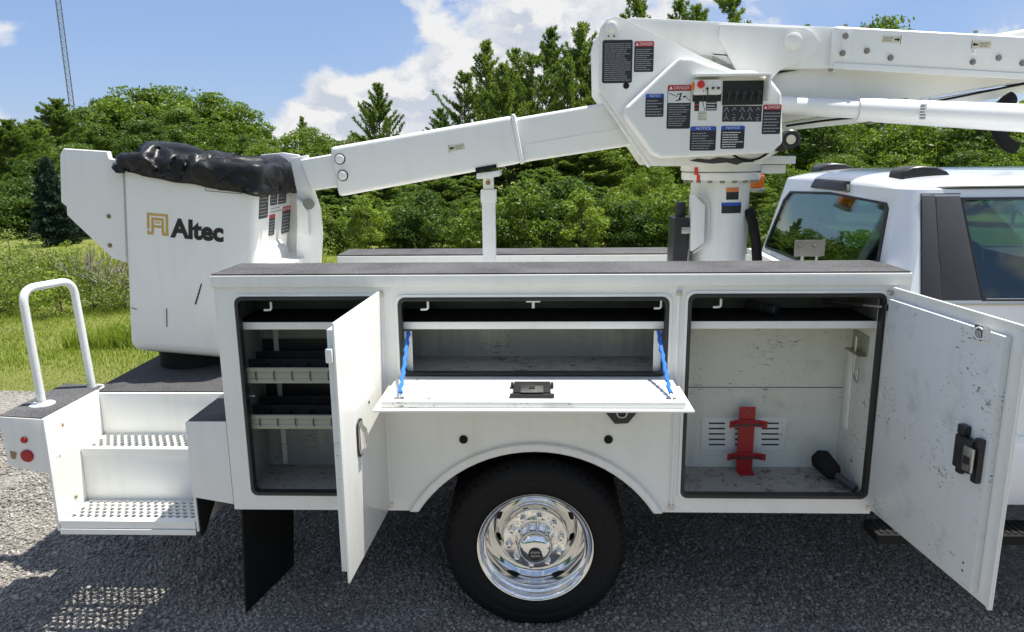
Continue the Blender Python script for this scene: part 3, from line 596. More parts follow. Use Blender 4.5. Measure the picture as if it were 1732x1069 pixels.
# deck and tail box
mb = MB(); mb.box(-2.27, -1.386, .4415, 2.26, .99, 1.026); mb.box(-1.3855, 1.45, .3665, 1.945, .96, 1.0); dk = mb.build('rear_deck', 'white_old', T)
MB().box(-2.266, -1.387, .445, 2.25, 1.0265, 1.032).build('deck_carpet', 'deck_carpet', dk)
mb = MB(); mb.prism([(-2.432, 1.052), (-2.2265, 1.040), (-2.2265, .775), (-2.418, .815)], .012, .5); tb = mb.build('tail_box', 'white_old', T, .003)
mb = MB(); mb.hexa([(-2.43, .016, 1.0525), (-2.227, .016, 1.0415), (-2.227, .50, 1.0415), (-2.43, .50, 1.0525), (-2.43, .016, 1.0565), (-2.227, .016, 1.0455), (-2.227, .50, 1.0455), (-2.43, .50, 1.0565)]); mb.build('box_carpet', 'carpet', tb)
for px, py, r in ((41, 744, .014), (46, 771, .027)):
    x, z = S(px, py, .01); MB().lathe([(r*1.1, 0), (r*1.1, -.005), (r*.95, -.009), (.0005, -.012)], (x, .0115, z), 'y', 20).build('red_reflector', 'reflector_red', tb)
x, z = S(22, 768, .01); mb = MB(); mb.prism([(x-.012, z-.020), (x+.004, z-.026), (x+.013, z-.008), (x+.016, z+.006), (x+.005, z+.011), (x-.012, z+.014)], .0095, .0115); mb.build('rust_dent', 'brass_bolt', tb)
a, b = Vector((-2.345, .19, 1.05)), Vector((-2.275, .475, 1.04))
mb = MB(); mb.tube(smooth_path([a, Vector((-2.352, .175, 1.605)), Vector((-2.290, .455, 1.600)), b], .075, 8), .0185, 14); gr = mb.build('grab_rail', 'rail_white', T)
for p in (a, b): MB().lathe([(.055, 0), (.055, .006), (.024, .008), (.0235, .02)], p+Vector((0, 0, -.002)), 'z', 20).build('rail_foot', 'rail_white', gr)
# mud flap, chassis
mb = MB(); mb.hexa([(-1.400, .04, .06), (-1.392, .04, .06), (-1.300, .46, .06), (-1.308, .46, .06), (-1.372, .04, .63), (-1.364, .04, .63), (-1.262, .46, .63), (-1.270, .46, .63)]); mb.build('mud_flap', 'rubber', T, .002)
mb = MB()
for y in (.74, 1.48): mb.box(-2.1, 3.6, y, y+.08, .62, .86)
for x in (-1.9, -1.0, .7, 1.3): mb.box(x, x+.07, .8205, 1.4795, .66, .80)
mb.box(-2.2, -.75, .44, 1.9, .58, .98); mb.box(.72, 1.45, .37, 1.94, .60, .955); ch = mb.build('chassis_frame', 'inside_dark', T)
mb = MB(); mb.tube([(-.017, .4, .415), (-.017, 1.9, .415)], .06, 12); mb.lathe([(.02, -.16), (.15, -.08), (.17, 0), (.15, .08), (.02, .16)], (-.017, 1.15, .415), 'y', 16); mb.build('rear_axle', 'inside_dark', ch)
# far bins
mb = MB(); mb.box(-1.38, 1.45, 1.9455, 2.28, .60, 1.512); fb = mb.build('side_bin', 'white', T, .004)
MB().box(-1.375, 1.445, 1.952, 2.275, 1.5125, 1.522).build('carpet_top', 'carpet', fb)
fr = yframe(918, 449, 1.944); decal(fb, 'red_label', fr, .075, .022, base='red_label', lines=2, ink='ink')
mb = MB(); mb.hexa([(1.40, .42, 1.50), (1.47, .42, 1.50), (1.47, 1.94, 1.52), (1.40, 1.94, 1.52), (1.40, .42, 1.535), (1.47, .42, 1.535), (1.47, 1.94, 1.555), (1.40, 1.94, 1.555)]); mb.build('headboard', 'white', T, .004)
gp0 = S(1343, 434, .42); gp1 = S(1400, 406, .42)
mb = MB(); mb.box(gp0[0], gp1[0]-.03, .42, .424, gp0[1], gp1[1]); mb.hexa([(gp1[0]-.0295, .42, gp0[1]), (gp1[0], .445, gp0[1]), (gp1[0], .449, gp0[1]), (gp1[0]-.0295, .424, gp0[1]), (gp1[0]-.0295, .42, gp1[1]), (gp1[0], .445, gp1[1]), (gp1[0], .449, gp1[1]), (gp1[0]-.0295, .424, gp1[1])]); gpl = mb.build('steel_bracket', 'grey_plate', T)
for t in (.15, .6): 
    x = gp0[0]+(gp1[0]-gp0[0])*t; bolt(gpl, 'bolt', (x, .4195, (gp0[1]+gp1[1])/2+.01), .008, 'grey_bolt')
    MB().tube([(x+.02, .43, gp0[1]), (x+.02, .43, gp0[1]-.05)], .008, 6).build('bracket_stud', 'steel', gpl)

# ---- wheels
def wheel(yf, dish=True, parent=T, name='rear_wheel'):
    cx, cz, Rr = -.017, .410, .425; o = (cx, yf, cz)
    mb = MB(); prof = [(.262, .012), (.275, .002), (.30, -.008), (.335, -.014), (.338, -.012), (.342, -.014), (.375, -.008), (.394, .006), (.406, .02), (.420, .032), (.4245, .05)]
    yy = .05
    for k in range(4):
        prof += [(.4245, yy+.036), (.412, yy+.038), (.412, yy+.046), (.4245, yy+.048)]; yy += .048-.002
    prof += [(.421, .236), (.398, .252), (.33, .262), (.262, .245)]
    mb.lathe(prof, o, 'y', 96); w = mb.build('tyre', 'tyre', parent, smooth=50)
    mb = MB()
    for k in range(60):
        t = 2*math.pi*k/60
        for s in (0,):
            Mx = Matrix.Translation(o) @ Matrix.Rotation(t, 4, 'Y'); vs = [Mx @ Vector(p) for p in ((-.007, .012, .395), (.007, .012, .395), (.010, .052, .419), (-.010, .052, .419), (-.006, .006, .404), (.006, .006, .404), (.009, .05, .4275), (-.009, .05, .4275))]
            mb.hexa(vs)
    mb.build('tread_lugs', 'tyre', w)['kind'] = 'stuff'
    mb = MB(); mb.lathe([(.268, .012), (.2725, .002), (.268, -.006), (.258, -.004), (.2505, .006), (.2475, .02), (.244, .03), (.232, .034), (.229, .05), (.2285, .15), (.224, .185), (.212, .205)], o, 'y', 96); rim = mb.build('rim', 'chrome', parent, smooth=60)
    if dish:
        mb = MB(); mb.lathe([(.2135, .204), (.206, .200), (.186, .178), (.168, .140), (.156, .121), (.152, .119)], o, 'y', 96); mb.build('wheel_disc', 'chrome', rim, smooth=60)
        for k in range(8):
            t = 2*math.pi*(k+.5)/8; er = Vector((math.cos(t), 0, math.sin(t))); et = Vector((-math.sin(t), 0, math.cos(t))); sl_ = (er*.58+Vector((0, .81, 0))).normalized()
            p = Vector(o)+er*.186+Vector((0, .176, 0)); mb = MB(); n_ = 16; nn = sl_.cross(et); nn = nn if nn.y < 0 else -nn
            mb.add([p+et*.021*math.cos(q)+sl_*.0135*math.sin(q)+nn*.0045 for q in np.linspace(0, 2*math.pi, n_, endpoint=False)], [tuple(range(n_))]); mb.build('hand_hole_dark', 'ink', rim)  # black disc paints the dark of a hand hole; the wheel disc is uncut
        mb = MB(); mb.lathe([(.154, .121), (.1535, .086), (.149, .079), (.092, .079)], o, 'y', 64); mb.build('hub_flange', 'chrome', rim, smooth=40)
        mb = MB(); mb.lathe([(.094, .080), (.0915, .070), (.086, .060), (.084, .03), (.081, .006), (.073, -.014), (.058, -.026), (.036, -.032), (.0005, -.034)], o, 'y', 64); mb.build('hub_cap', 'chrome', rim, smooth=60)
        mb = MB().mat('ink'); fr = Frame((cx, yf-.0345, cz-.012), (1, 0, 0), (0, 0, 1))
        cpts = circ(0, 0, .031, 28); mb.add([fr.p(a, b, 0) for a, b in cpts]+[fr.p(a, b, .003) for a, b in cpts], [tuple(range(28, 56))]+[(i, (i+1) % 28, 28+(i+1) % 28, 28+i) for i in range(28)])
        prnt_text(mb, fr, 'decal_white', 'PACIFIC', -.021, .021, -.014, -.003, .0036, flip=True); prnt_text(mb, fr, 'decal_white', 'DUALIES', -.021, .021, .003, .014, .0036, flip=True)
        mb.build('hub_badge', None, rim)
        for k in range(10):
            t = 2*math.pi*(k+.25)/10; p = Vector((cx+.1235*math.cos(t), yf, cz+.1235*math.sin(t)))
            mb = MB(); mb.lathe([(.0165, .0785), (.0165, .072), (.0135, .069), (.0128, .052), (.010, .045), (.0005, .043)], p, 'y', 12); mb.build('lug_nut', 'chrome', rim, smooth=50)
    mb = MB(); mb.lathe([(.25, .235), (.0005, .235)], o, 'y', 32); mb.build('brake_drum', 'inside_dark', rim)
    return w
wheel(.045); wheel(.34, False); wheel(1.76, False)

# ---- boom rest
bz0 = 1.0; px_ = S(816, 400, 1.15)[0], S(838, 400, 1.15)[0]
z_ = lambda py, px=826, Y=1.15: S(px, py, Y)[1]
mb = MB(); mb.box(px_[0], px_[1], 1.15, 1.225, bz0, z_(330)); bp = mb.build('boom_rest_post', 'white_boom', T, .004)
MB().box(px_[0]-.006, px_[1]+.006, 1.144, 1.231, z_(343), z_(321)).build('post_collar', 'white_old', bp, .004)
MB().box(px_[0]+.008, px_[1]-.008, 1.158, 1.217, z_(321)+.0005, z_(298)).build('post_inner', 'white_boom', bp, .003)
bolt(bp, 'post_bolt', ((px_[0]+px_[1])/2, 1.1575, z_(309)), .011, 'brass_bolt')
sl = .155
def slope_box(mbx, x0, x1, y0, y1, z0, z1, s): mbx.hexa([(x0, y0, z0), (x1, y0, z0+s*(x1-x0)), (x1, y1, z0+s*(x1-x0)), (x0, y1, z0), (x0, y0, z1), (x1, y0, z1+s*(x1-x0)), (x1, y1, z1+s*(x1-x0)), (x0, y1, z1)])
x0, zz = S(806, 299, 1.05); mb = MB(); slope_box(mb, x0, x0+.125, 1.05, 1.36, zz-.014, zz+.018, .12); mb.build('cradle', 'white_boom', bp, .003)
x0, zz = S(804, 287, 1.03); mb = MB(); slope_box(mb, x0, x0+.115, 1.035, 1.375, zz-.012, zz+.010, sl); mb.build('cradle_pad', 'rubber', bp, .003)

# ---- upper boom (stowed, from bucket over the turret)
YB0, YB1 = 1.06, 1.36
mb = MB(); mb.prism([S(862, 201, YB0), S(1330, 121, YB0), S(2050, -8, YB0), S(2062, 84, YB0), S(1330, 206, YB0), S(876, 276, YB0)], YB0, YB1); ub = mb.build('upper_boom', 'white_boom', T, .022, 4)
mb = MB(); mb.prism([S(557, 249, YB0-.02), S(866, 195, YB0-.02), S(882, 276, YB0-.02), S(572, 333, YB0-.02)], YB0-.02, YB1+.02); mb.build('boom_sleeve', 'white_boom', ub, .028, 4)
mb = MB(); mb.prism([S(864, 193, YB0-.024), S(871, 192, YB0-.024), S(887, 276, YB0-.024), S(880, 279, YB0-.024)], YB0-.024, YB1+.024); mb.build('sleeve_end_band', 'white_boom', ub, .012, 3)
mb = MB(); mb.prism([S(506, 270, YB0+.02), S(562, 260, YB0+.02), S(575, 316, YB0+.02), S(526, 323, YB0+.02)], YB0+.02, YB1-.02); mb.build('boom_tip', 'white_boom', ub, .015, 3)
for px, py in ((575, 269), (580, 297)):
    x, z = S(px, py, YB0-.02); MB().lathe([(.030, 0), (.030, -.004), (.025, -.004)], (x, YB0-.0203, z), 'y', 24).build('pin_ring', 'dark_metal', ub); MB().lathe([(.0245, 0), (.0245, -.012), (.021, -.014), (.0005, -.014)], (x, YB0-.0203, z), 'y', 24).build('boom_pin', 'white_boom', ub)
mb = MB(); mb.prism([S(1330, 209, YB0+.02), S(2062, 87, YB0+.02), S(2062, 96, YB0+.02), S(1480, 205, YB0+.02), S(1330, 221, YB0+.02)], YB0+.02, YB1+.04); mb.build('boom_flange', 'white_boom', ub, .004)
a_, b_ = Vector(S3(890, 245, YB0)), Vector(S3(1075, 213, YB0)); MB().tube([a_+Vector((0, -.0005, 0)), b_+Vector((0, -.0005, 0))], .0028, 6).build('boom_seam', 'white_old', ub)
for px, py in ((640, 318), (735, 302), (850, 281)):
    p = S3(px, py, YB0); MB().lathe([(.012, .004), (.012, -.006), (.0005, -.008)], p+Vector((0, .06, -.004)), 'z', 8).build('under_bolt', 'grey_bolt', ub)
fr = yframe(760, 257, YB0-.02, .155); 
def arrow_decal(parent, fr, w, h, right):
    mb = MB().mat('decal_cream'); o = [(0, 0), (w, 0), (w, h), (0, h)]; mb.add([fr.p(a, b, .0004) for a, b in o]+[fr.p(a, b, .0014) for a, b in o], [(4, 5, 6, 7), (0, 1, 5, 4), (1, 2, 6, 5), (2, 3, 7, 6), (3, 0, 4, 7)])
    f = (lambda t: t) if right else (lambda t: w-t)
    q = [(.66, .38), (.82, .38), (.82, .2), (.96, .5), (.82, .8), (.82, .62), (.66, .62)]; q = [(f(a*w), b*h) for a, b in q]
    prnt_poly(mb, fr, 'ink', q if right else q[::-1], .002)
    a, b = (.06, .58) if right else (.42, .94); prnt_text(mb, fr, 'ink', 'INSULATING', a*w, b*w, .56*h, .80*h, .002); prnt_text(mb, fr, 'ink', 'SECTION', a*w, (b-.1)*w, .20*h, .44*h, .002)
    e = sorted((f(.975*w), f(1.0*w))); prnt_rect(mb, fr, 'ink', e[0], e[1], -.15*h, 1.1*h, .0022); return mb.build('arrow_decal', None, parent)
arrow_decal(ub, fr, .088, .034, False)

# ---- turret and lower boom
YT = .95
tur = MB(); tpx = [(1013, 150), (1012, 62), (1017, 44), (1027, 32), (1041, 27), (1056, 31), (1185, 95), (1240, 118), (1318, 168), (1320, 255), (1292, 271), (1165, 281), (1104, 281)]
tp_ = [S(a, b, YT) for a, b in tpx]; tur.prism(tp_, YT, YT+.022); tu = tur.build('turret_plate', 'white_boom', T, .004); tu['label'] = 'near turret side plate carrying the warning decals'
MB().prism(tp_, 1.47, 1.492).build('turret_plate', 'white_boom', T, .004)
def strip(a, b, y0, y1, t=.02):
    a, b = Vector((a[0], 0, a[1])), Vector((b[0], 0, b[1])); d = (b-a).normalized(); n = Vector((d.z, 0, -d.x))*t; return [(a.x, y0, a.z), (b.x, y0, b.z), (b.x+n.x, y0, b.z+n.z), (a.x+n.x, y0, a.z+n.z)], y0, y1
pp, y0, y1 = strip(S(1017, 153, YT), S(1104, 280, YT), YT+.0225, YT+.085); mb = MB(); mb.prism([(p[0], p[2]) for p in pp], y0, y1); mb.build('plate_flange', 'white_boom', tu, .004)
a, b = S(1104, 281, YT), S(1292, 271, YT); mb = MB(); mb.box(a[0], b[0], YT+.0225, 1.4695, a[1]+.004, a[1]+.03); mb.build('turret_base', 'white_old', T, .004)
# lower boom root and arm, going forward over the cab
YL0, YL1 = 1.0, 1.045
mb = MB(); mb.prism([S(1040, 40, YL0), S(1070, 29, YL0), S(1216, 37, YL0), S(1412, 46, YL0), S(1408, 116, YL0), S(1330, 116, YL0), S(1262, 108, YL0), S(1225, 96, YL0), S(1150, 90, YL0), S(1075, 62, YL0)], YL0, 1.30); lb_ = mb.build('lower_boom', 'white_boom', T, .006)
mb = MB(); mb.prism([S(1219, 41, YL0-.030), S(1362, 47, YL0-.030), S(1378, 55, YL0-.030), S(1385, 70, YL0-.030), S(1379, 88, YL0-.030), S(1360, 100, YL0-.030), S(1318, 120, YL0-.030), S(1300, 140, YL0-.030), S(1255, 140, YL0-.030), S(1238, 105, YL0-.030), S(1217, 62, YL0-.030)], YL0-.030, YL0-.0005); ep = mb.build('elbow_plate', 'white_boom', lb_, .004)
x, z = S(1342, 69, YL0-.031); MB().lathe([(.050, 0), (.050, -.006), (.040, -.007), (.040, -.012), (.037, -.014), (.0005, -.014)], (x, YL0-.0305, z), 'y', 32).build('pivot_pin', 'white_boom', lb_)
mb = MB(); mb.prism([S(1412, 44, YL0-.03), S(2300, 91, YL0-.03), S(2296, 165, YL0-.03), S(1406, 114, YL0-.03)], YL0-.03, 1.33); mb.build('lower_boom_sleeve', 'white_boom', lb_, .016, 3)
mb = MB(); mb.prism([S(1412, 106, YL0-.036), S(2297, 156, YL0-.036), S(2296, 166, YL0-.036), S(1407, 116, YL0-.036)], YL0-.036, YL0-.0305); mb.build('sleeve_rib', 'white_boom', lb_, .002)
mb = MB(); x, _ = S(1430, 80, YL0-.03); mb.prism(rr(x-.022, x+.022, S(1430, 100, YL0-.03)[1], S(1430, 50, YL0-.03)[1], .02), YL0-.0345, YL0-.0305); mb.build('bolt_plate', 'white_boom', lb_, .001)
for px, py in ((1430, 61), (1425, 90), (1466, 86), (1506, 98)): bolt(lb_, 'boom_bolt', S3(px, py, YL0-.0345 if px < 1440 else YL0-.0303), .0125, 'grey_bolt')
for px, py in ((1645, 105), (1689, 98), (1729, 107), (1649, 88)): bolt(lb_, 'boom_bolt', S3(px, py, YL0-.0303), .0125, 'grey_bolt' if px != 1649 else 'white_boom')
for px, py in ((1405, 117), (1417, 111)): bolt(lb_, 'clamp_bolt', S3(px, py, 1.02), .012, 'grey_bolt', 'z')
for px, py in ((1430, 43), (1465, 45), (1650, 54)): MB().lathe([(.012, -.002), (.012, .009), (.0005, .011)], S3(px, py+1, 1.1), 'z', 8).build('top_bolt', 'grey_bolt', lb_)
fr = yframe(1491, 72, YL0-.03, -.05); arrow_decal(lb_, fr, wpx(1491, 1523, 65, YL0-.03), .034, True)
fr = yframe(1642, 81, YL0-.03, -.05); arrow_decal(lb_, fr, wpx(1642, 1675, 76, YL0-.03), .034, False)
mb = MB(); mb.prism([S(1190, 93, 1.1), S(1235, 96, 1.1), S(1262, 118, 1.1), S(1245, 122, 1.1)], 1.0, 1.3); mb.build('boom_stop', 'white_old', lb_, .004)
MB().tube([S3(1205, 99, 1.05), S3(1240, 113, 1.05)], .022, 10).build('lift_hose', 'white_old', lb_)
# lift cylinder
c0, c1, c2 = S3(1300, 177, 1.0), S3(1450, 185, .965), S3(1450, 185, .965).lerp(S3(1732, 200, .80), 2.2)
MB().tube([c0, c1], .046, 24).build('cylinder_rod', 'white_boom', T)
cy = MB().tube([c1+Vector((-.004, 0, 0)), c1, c2], [.050, .058, .080], 28).build('lift_cylinder', 'white_boom', T)
for px in (1480, 1508, 1535):
    p = S3(px, 166, .955); MB().lathe([(.014, -.004), (.014, .008), (.0005, .010)], p+Vector((0, .02, -.008)), 'z', 8).build('gland_bolt', 'grey_bolt', cy)
    p = S3(px-8, 207, .95); MB().lathe([(.014, .010), (.014, -.008), (.0005, -.010)], p, 'z', 8).build('gland_bolt', 'grey_bolt', cy)
pdecal(cy, 'cylinder_label', (1554, 175, 1565, 203), .832, base='decal_white', lines=5, ink='ink')
hp = [S3(1732+46*math.cos(t), 207+46*math.sin(t), 1.0) for t in np.linspace(1.9, 4.3, 20)]
MB().tube(hp, .033, 14).build('hydraulic_hose', 'rubber', T)
# cover over the controls
YC = .825
cpx = [(1150, 96), (1172, 97), (1200, 108), (1240, 118), (1276, 119), (1303, 131), (1323, 157), (1325, 242), (1306, 259), (1120, 268), (1103, 260), (1058, 198), (1058, 182), (1134, 110)]
mb = MB(); mb.prism([S(a, b, YC) for a, b in cpx], YC, YT-.0005); cv = mb.build('turret_cover', 'white_boom', T, .024, 4)
def pbox(name, mat, box, y0, y1, parent, bevel=.002, Y=None):
    x0, y_0, x1, y_1 = box; Y = Y if Y is not None else y0; a = S(x0, y_1, Y); b = S(x1, y_0, Y); return MB().box(a[0], b[0], y0, y1, a[1], b[1]).build(name, mat, parent, bevel)
pbox('control_recess_dark', 'ink', (1221, 136, 1292, 178), YC-.003, YC-.0004, cv, 0, YC)  # flat black plates draw the dark of the control recess; nothing is cut in
pbox('control_recess_dark', 'ink', (1171, 158, 1220, 172), YC-.003, YC-.0004, cv, 0, YC)
hx0, hz = S(1172, 128, YC); hx1, _ = S(1298, 126, YC)
MB().box(hx0, hx1, YC-.075, YC-.001, hz-.010, hz+.002).build('control_hood', 'white_boom', cv, .004)
MB().box(hx1-.012, hx1, YC-.075, YC-.001, S(1290, 172, YC)[1], hz-.0105).build('hood_side', 'white_boom', cv, .004)
pbox('switch_panel', 'white_boom', (1175, 134, 1221, 160), YC-.05, YC-.0035, cv, .005, YC-.05)
p = S3(1185, 143, YC-.05); MB().lathe([(.017, 0), (.019, -.012), (.014, -.020), (.0005, -.022)], p+Vector((0, -.0005, 0)), 'y', 20).build('stop_button', 'red_label', cv)
for px, py in ((1196, 150), (1206, 149), (1215, 149)):
    p = S3(px, py, YC-.05); MB().lathe([(.007, -.0005), (.006, -.012), (.003, -.02), (.0005, -.021)], p, 'y', 10).build('toggle_switch', 'plastic', cv)
p = S3(1173, 146, YC-.03); MB().lathe([(.012, 0), (.012, .03), (.009, .032)], p+Vector((0, 0, -.015)), 'z', 10).build('amber_knob', 'amber', cv)
for k in range(5):
    p = S3(1231+k*12.5, 170, YC-.004); MB().tube([p, p+Vector((0, -.03, .03))], .005, 8).build('control_lever', 'plastic', cv); MB().lathe([(.0005, -.011), (.009, -.006), (.011, 0), (.009, .006), (.0005, .011)], p+Vector((0, -.034, .036)), 'z', 10).build('lever_knob', 'plastic', cv)
pdecal(tu, 'data_plate', (1018, 68, 1069, 141), YT, lines=19, ink='decal_grey', seed=3, label='large black data plate with fine white print')
pdecal(tu, 'danger_decal', (1072, 70, 1105, 122), YT, head='decal_red', title='DANGER', lines=11, seed=4)
x, z = S(1059, 145, YT); MB().lathe([(.016, 0), (.016, -.003), (.0005, -.004)], (x, YT-.0002, z), 'y', 14).build('plug', 'rubber', tu)
pdecal(cv, 'notice_decal', (1091, 159, 1122, 198), YC, head='decal_blue', title='NOTICE', lines=6, seed=5)
pdecal(cv, 'danger_decal', (1127, 144, 1167, 218), YC, head='decal_red', title='DANGER', lines=10, pic=True, seed=6)
pdecal(cv, 'notice_decal', (1166, 214, 1210, 255), YC, head='decal_blue', title='NOTICE', lines=7, seed=8)
pdecal(cv, 'notice_decal', (1218, 213, 1258, 252), YC, head='decal_blue', title='NOTICE', lines=7, seed=9, ink='decal_white')
pdecal(cv, 'danger_decal', (1288, 177, 1319, 227), YC, head='decal_red', title='DANGER', lines=7, seed=10)
for k in range(5):
    x0 = 1221+k*13.3; fr = yframe(x0, 206, YC); w, h = wpx(0, 12.5, 190, YC), hpx(179, 206, 1250, YC); mb = MB(); prnt_rect(mb, fr, 'decal_black', 0, w, 0, h, .0008)
    for (xa, ya, xb, yb) in (((.2, .62, .5, .92), (.5, .92, .8, .62), (.5, .4, .5, .56), (.2, .1, .5, .35), (.5, .35, .8, .1)) if k not in (1, 4) else ((.25, .7, .5, .9), (.5, .9, .75, .72), (.25, .2, .7, .3), (.4, .45, .6, .45), (.3, .1, .7, .12))):
        d = Vector((xb-xa, (yb-ya))); n = Vector((-d.y, d.x)).normalized()*.045; mb.mat('decal_grey'); q = [(xa*w-n.x*w, ya*h-n.y*w), (xb*w-n.x*w, yb*h-n.y*w), (xb*w+n.x*w, yb*h+n.y*w), (xa*w+n.x*w, ya*h+n.y*w)]; mb.add([fr.p(*c, .0014) for c in q], [(0, 1, 2, 3)])
    mb.build('lever_decal', None, cv)
pdecal(cv, 'switch_decal', (1174, 172, 1182, 188), YC, lines=2, ink='decal_red'); pdecal(cv, 'switch_decal', (1194, 171, 1212, 187), YC, lines=3, ink='decal_white')
pdecal(cv, 'cream_tag', (1180, 188, 1195, 204), YC, base='decal_cream', lines=3, ink='decal_grey')
MB().tube([S3(1190, 153, YC-.052), S3(1189, 175, YC-.02), S3(1192, 187, YC-.004)], .0018, 5).build('tag_wire', 'dark_metal', cv)
MB().tube([S3(1197, 152, YC-.062), S3(1197, 172, YC-.055)], .0028, 5).build('switch_cord', 'plastic', cv)
gp = [(1166, 272), (1180, 268), (1200, 270), (1214, 266), (1236, 268), (1250, 266), (1268, 269), (1280, 268), (1274, 274), (1255, 275), (1246, 279), (1230, 275), (1206, 277), (1186, 275)]
mb = MB(); mb.prism([S(a_, b_, YT) for a_, b_ in gp], YT-.003, YT-.0004); mb.build('grease_smear', 'inside_dark', tu)
MB().tube(smooth_path([S3(1240, 262, .90), S3(1262, 274, .90), S3(1285, 268, .93), S3(1300, 258, .95)], .03), .006, 7).build('control_hose', 'rubber', tu)
MB().tube(smooth_path([S3(1330, 213, 1.03), S3(1400, 203, 1.03), S3(1480, 196, 1.035), S3(1560, 176, 1.04), S3(1760, 136, 1.04)], .08), .006, 7).build('boom_hose', 'rubber', ub)
x, z = S(1034, 46, YT); MB().lathe([(.030, 0), (.030, -.012), (.024, -.014), (.024, -.018), (.019, -.020), (.0005, -.020)], (x, YT-.0003, z), 'y', 28).build('pivot_boss', 'white_boom', tu)
mb = MB(); mb.prism([(x-.034, z-.005), (x-.026, z-.058), (x+.026, z-.058), (x+.034, z-.005)], YT-.008, YT-.0003); mb.build('pin_keeper', 'white_boom', tu, .003)
for s in (-.014, .014): bolt(tu, 'keeper_bolt', (x+s, YT-.0083, z-.045), .005, 'grey_bolt', h=.006)
p = S3(1337, 236, .93); hn = MB().lathe([(.022, .06), (.030, .03), (.048, .022), (.050, -.006), (.044, -.012), (.030, -.012), (.028, -.008), (.0005, -.008)], p, 'y', 28).build('warning_horn', 'plastic', T)
MB().lathe([(.024, 0), (.024, -.003), (.0005, -.004)], p+Vector((0, -.0085, 0)), 'y', 20).build('horn_label', 'decal_cream', hn)
MB().box(p.x-.07, p.x-.02, p.y, p.y+.06, p.z-.06, p.z-.01).build('horn_bracket', 'plastic', hn, .006)
# pedestal
PX, PY = 1.035, 1.25
mb = MB(); mb.lathe([(.163, 1.0), (.163, 2.035)], (PX, PY, 0), 'z', 48); pd_ = mb.build('pedestal', 'white_boom', T)
mb = MB(); mb.lathe([(.163, 2.03), (.215, 2.034), (.218, 2.045), (.218, 2.072), (.212, 2.076), (.19, 2.077)], (PX, PY, 0), 'z', 48); mb.build('bearing_flange', 'white_boom', pd_, smooth=30)
mb = MB(); mb.lathe([(.20, 2.078), (.222, 2.082), (.222, 2.15), (.1, 2.152)], (PX, PY, 0), 'z', 48); mb.build('rotation_ring', 'white_old', pd_, smooth=30)
for k in range(18):
    t = 2*math.pi*k/18; MB().lathe([(.014, 2.034), (.014, 2.020), (.0005, 2.018)], (PX+.193*math.cos(t), PY+.193*math.sin(t), 0), 'z', 6).build('flange_bolt', 'grey_bolt', pd_)
MB().lathe([(.02, 0), (.115, .001), (.115, .03), (.02, .031)], (PX+.02, PY-.10, 2.118), 'z', 20).build('grease_recess', 'inside_dark', pd_)
def curved(name, mat, px0, px1, py0, py1, r, parent, c=(PX, PY)):
    def ang(px, py):
        d = ray(px, py); o = CAM; A = d.x**2+d.y**2; ox, oy = o.x-c[0], o.y-c[1]; B = 2*(ox*d.x+oy*d.y); Cq = ox*ox+oy*oy-r*r; t = (-B-math.sqrt(max(0, B*B-4*A*Cq)))/(2*A); q = o+d*t; return math.atan2(q.y-c[1], q.x-c[0]), q.z
    a0, z0 = ang(px0, py1); a1, z1 = ang(px1, py0); mb = MB(); n = 8
    vs = [(c[0]+rr_*math.cos(a0+(a1-a0)*k/n), c[1]+rr_*math.sin(a0+(a1-a0)*k/n), z) for rr_ in (r, r-.002) for z in (z0, z1) for k in range(n+1)]
    m = n+1; fs = [(k, k+1, m+k+1, m+k) for k in range(n)]; mb.add(vs, fs); return mb.build(name, mat, parent)
curved('red_index_mark', 'red_label', 1174, 1181, 283, 296, .2235, pd_); curved('red_index_mark', 'red_label', 1178, 1184, 296, 307, .2195, pd_)
curved('warning_decal', 'decal_black', 1228, 1250, 318, 338, .1645, pd_); curved('warning_header', 'decal_orange', 1228, 1250, 317, 325, .1652, pd_)
curved('notice_decal', 'decal_black', 1220, 1254, 342, 361, .1645, pd_); curved('notice_header', 'decal_blue', 1220, 1254, 342, 348, .1652, pd_)
cov = [(1176, 331), (1193, 347), (1191, 410), (1172, 425)]; mb = MB(); mb.prism([S(a, b, 1.07) for a, b in cov]+[S(1168, 425, 1.07), S(1171, 330, 1.07)], 1.070, 1.16); mb.build('access_cover', 'white_boom', pd_, .006)
MB().tube(smooth_path([S3(1178, 328, 1.09), S3(1199, 342, 1.09), S3(1199, 412, 1.09), S3(1172, 428, 1.09)], .04), .004, 6).build('cover_edge', 'white_old', pd_)
xb, zb = S(1138, 446, 1.1); xc, zc = S(1167, 368, 1.1); MB().box(xb, xc-.002, 1.1, 1.3, 1.0, zc).build('motor_box', 'plastic', T, .012, 3)
MB().lathe([(.03, 0), (.03, .07), (.024, .08), (.0005, .08)], (xc-.035, 1.2, zc), 'z', 16).build('reservoir_cap', 'plastic', T)
MB().box(xc-.045, xc+.01, 1.09, 1.098, S(1165, 395, 1.1)[1], S(1165, 384, 1.1)[1]).build('box_clamp', 'steel', T, .003)
MB().tube(smooth_path([S3(1266, 356, 1.15), S3(1272, 372, 1.12), S3(1279, 410, 1.1), S3(1282, 470, 1.1)], .08), .028, 12).build('hydraulic_hose', 'rubber', T)
p0 = S(1290, 276, 1.2); MB().box(p0[0]-.05, S(1338, 270, 1.2)[0], 1.12, 1.42, S(1330, 277, 1.2)[1], S(1330, 264, 1.2)[1]).build('gearbox_plate', 'white_boom', T, .004)
MB().box(p0[0]-.02, S(1325, 285, 1.2)[0], 1.15, 1.38, S(1325, 293, 1.2)[1], S(1325, 278, 1.2)[1]).build('gearbox', 'white_old', T, .008)
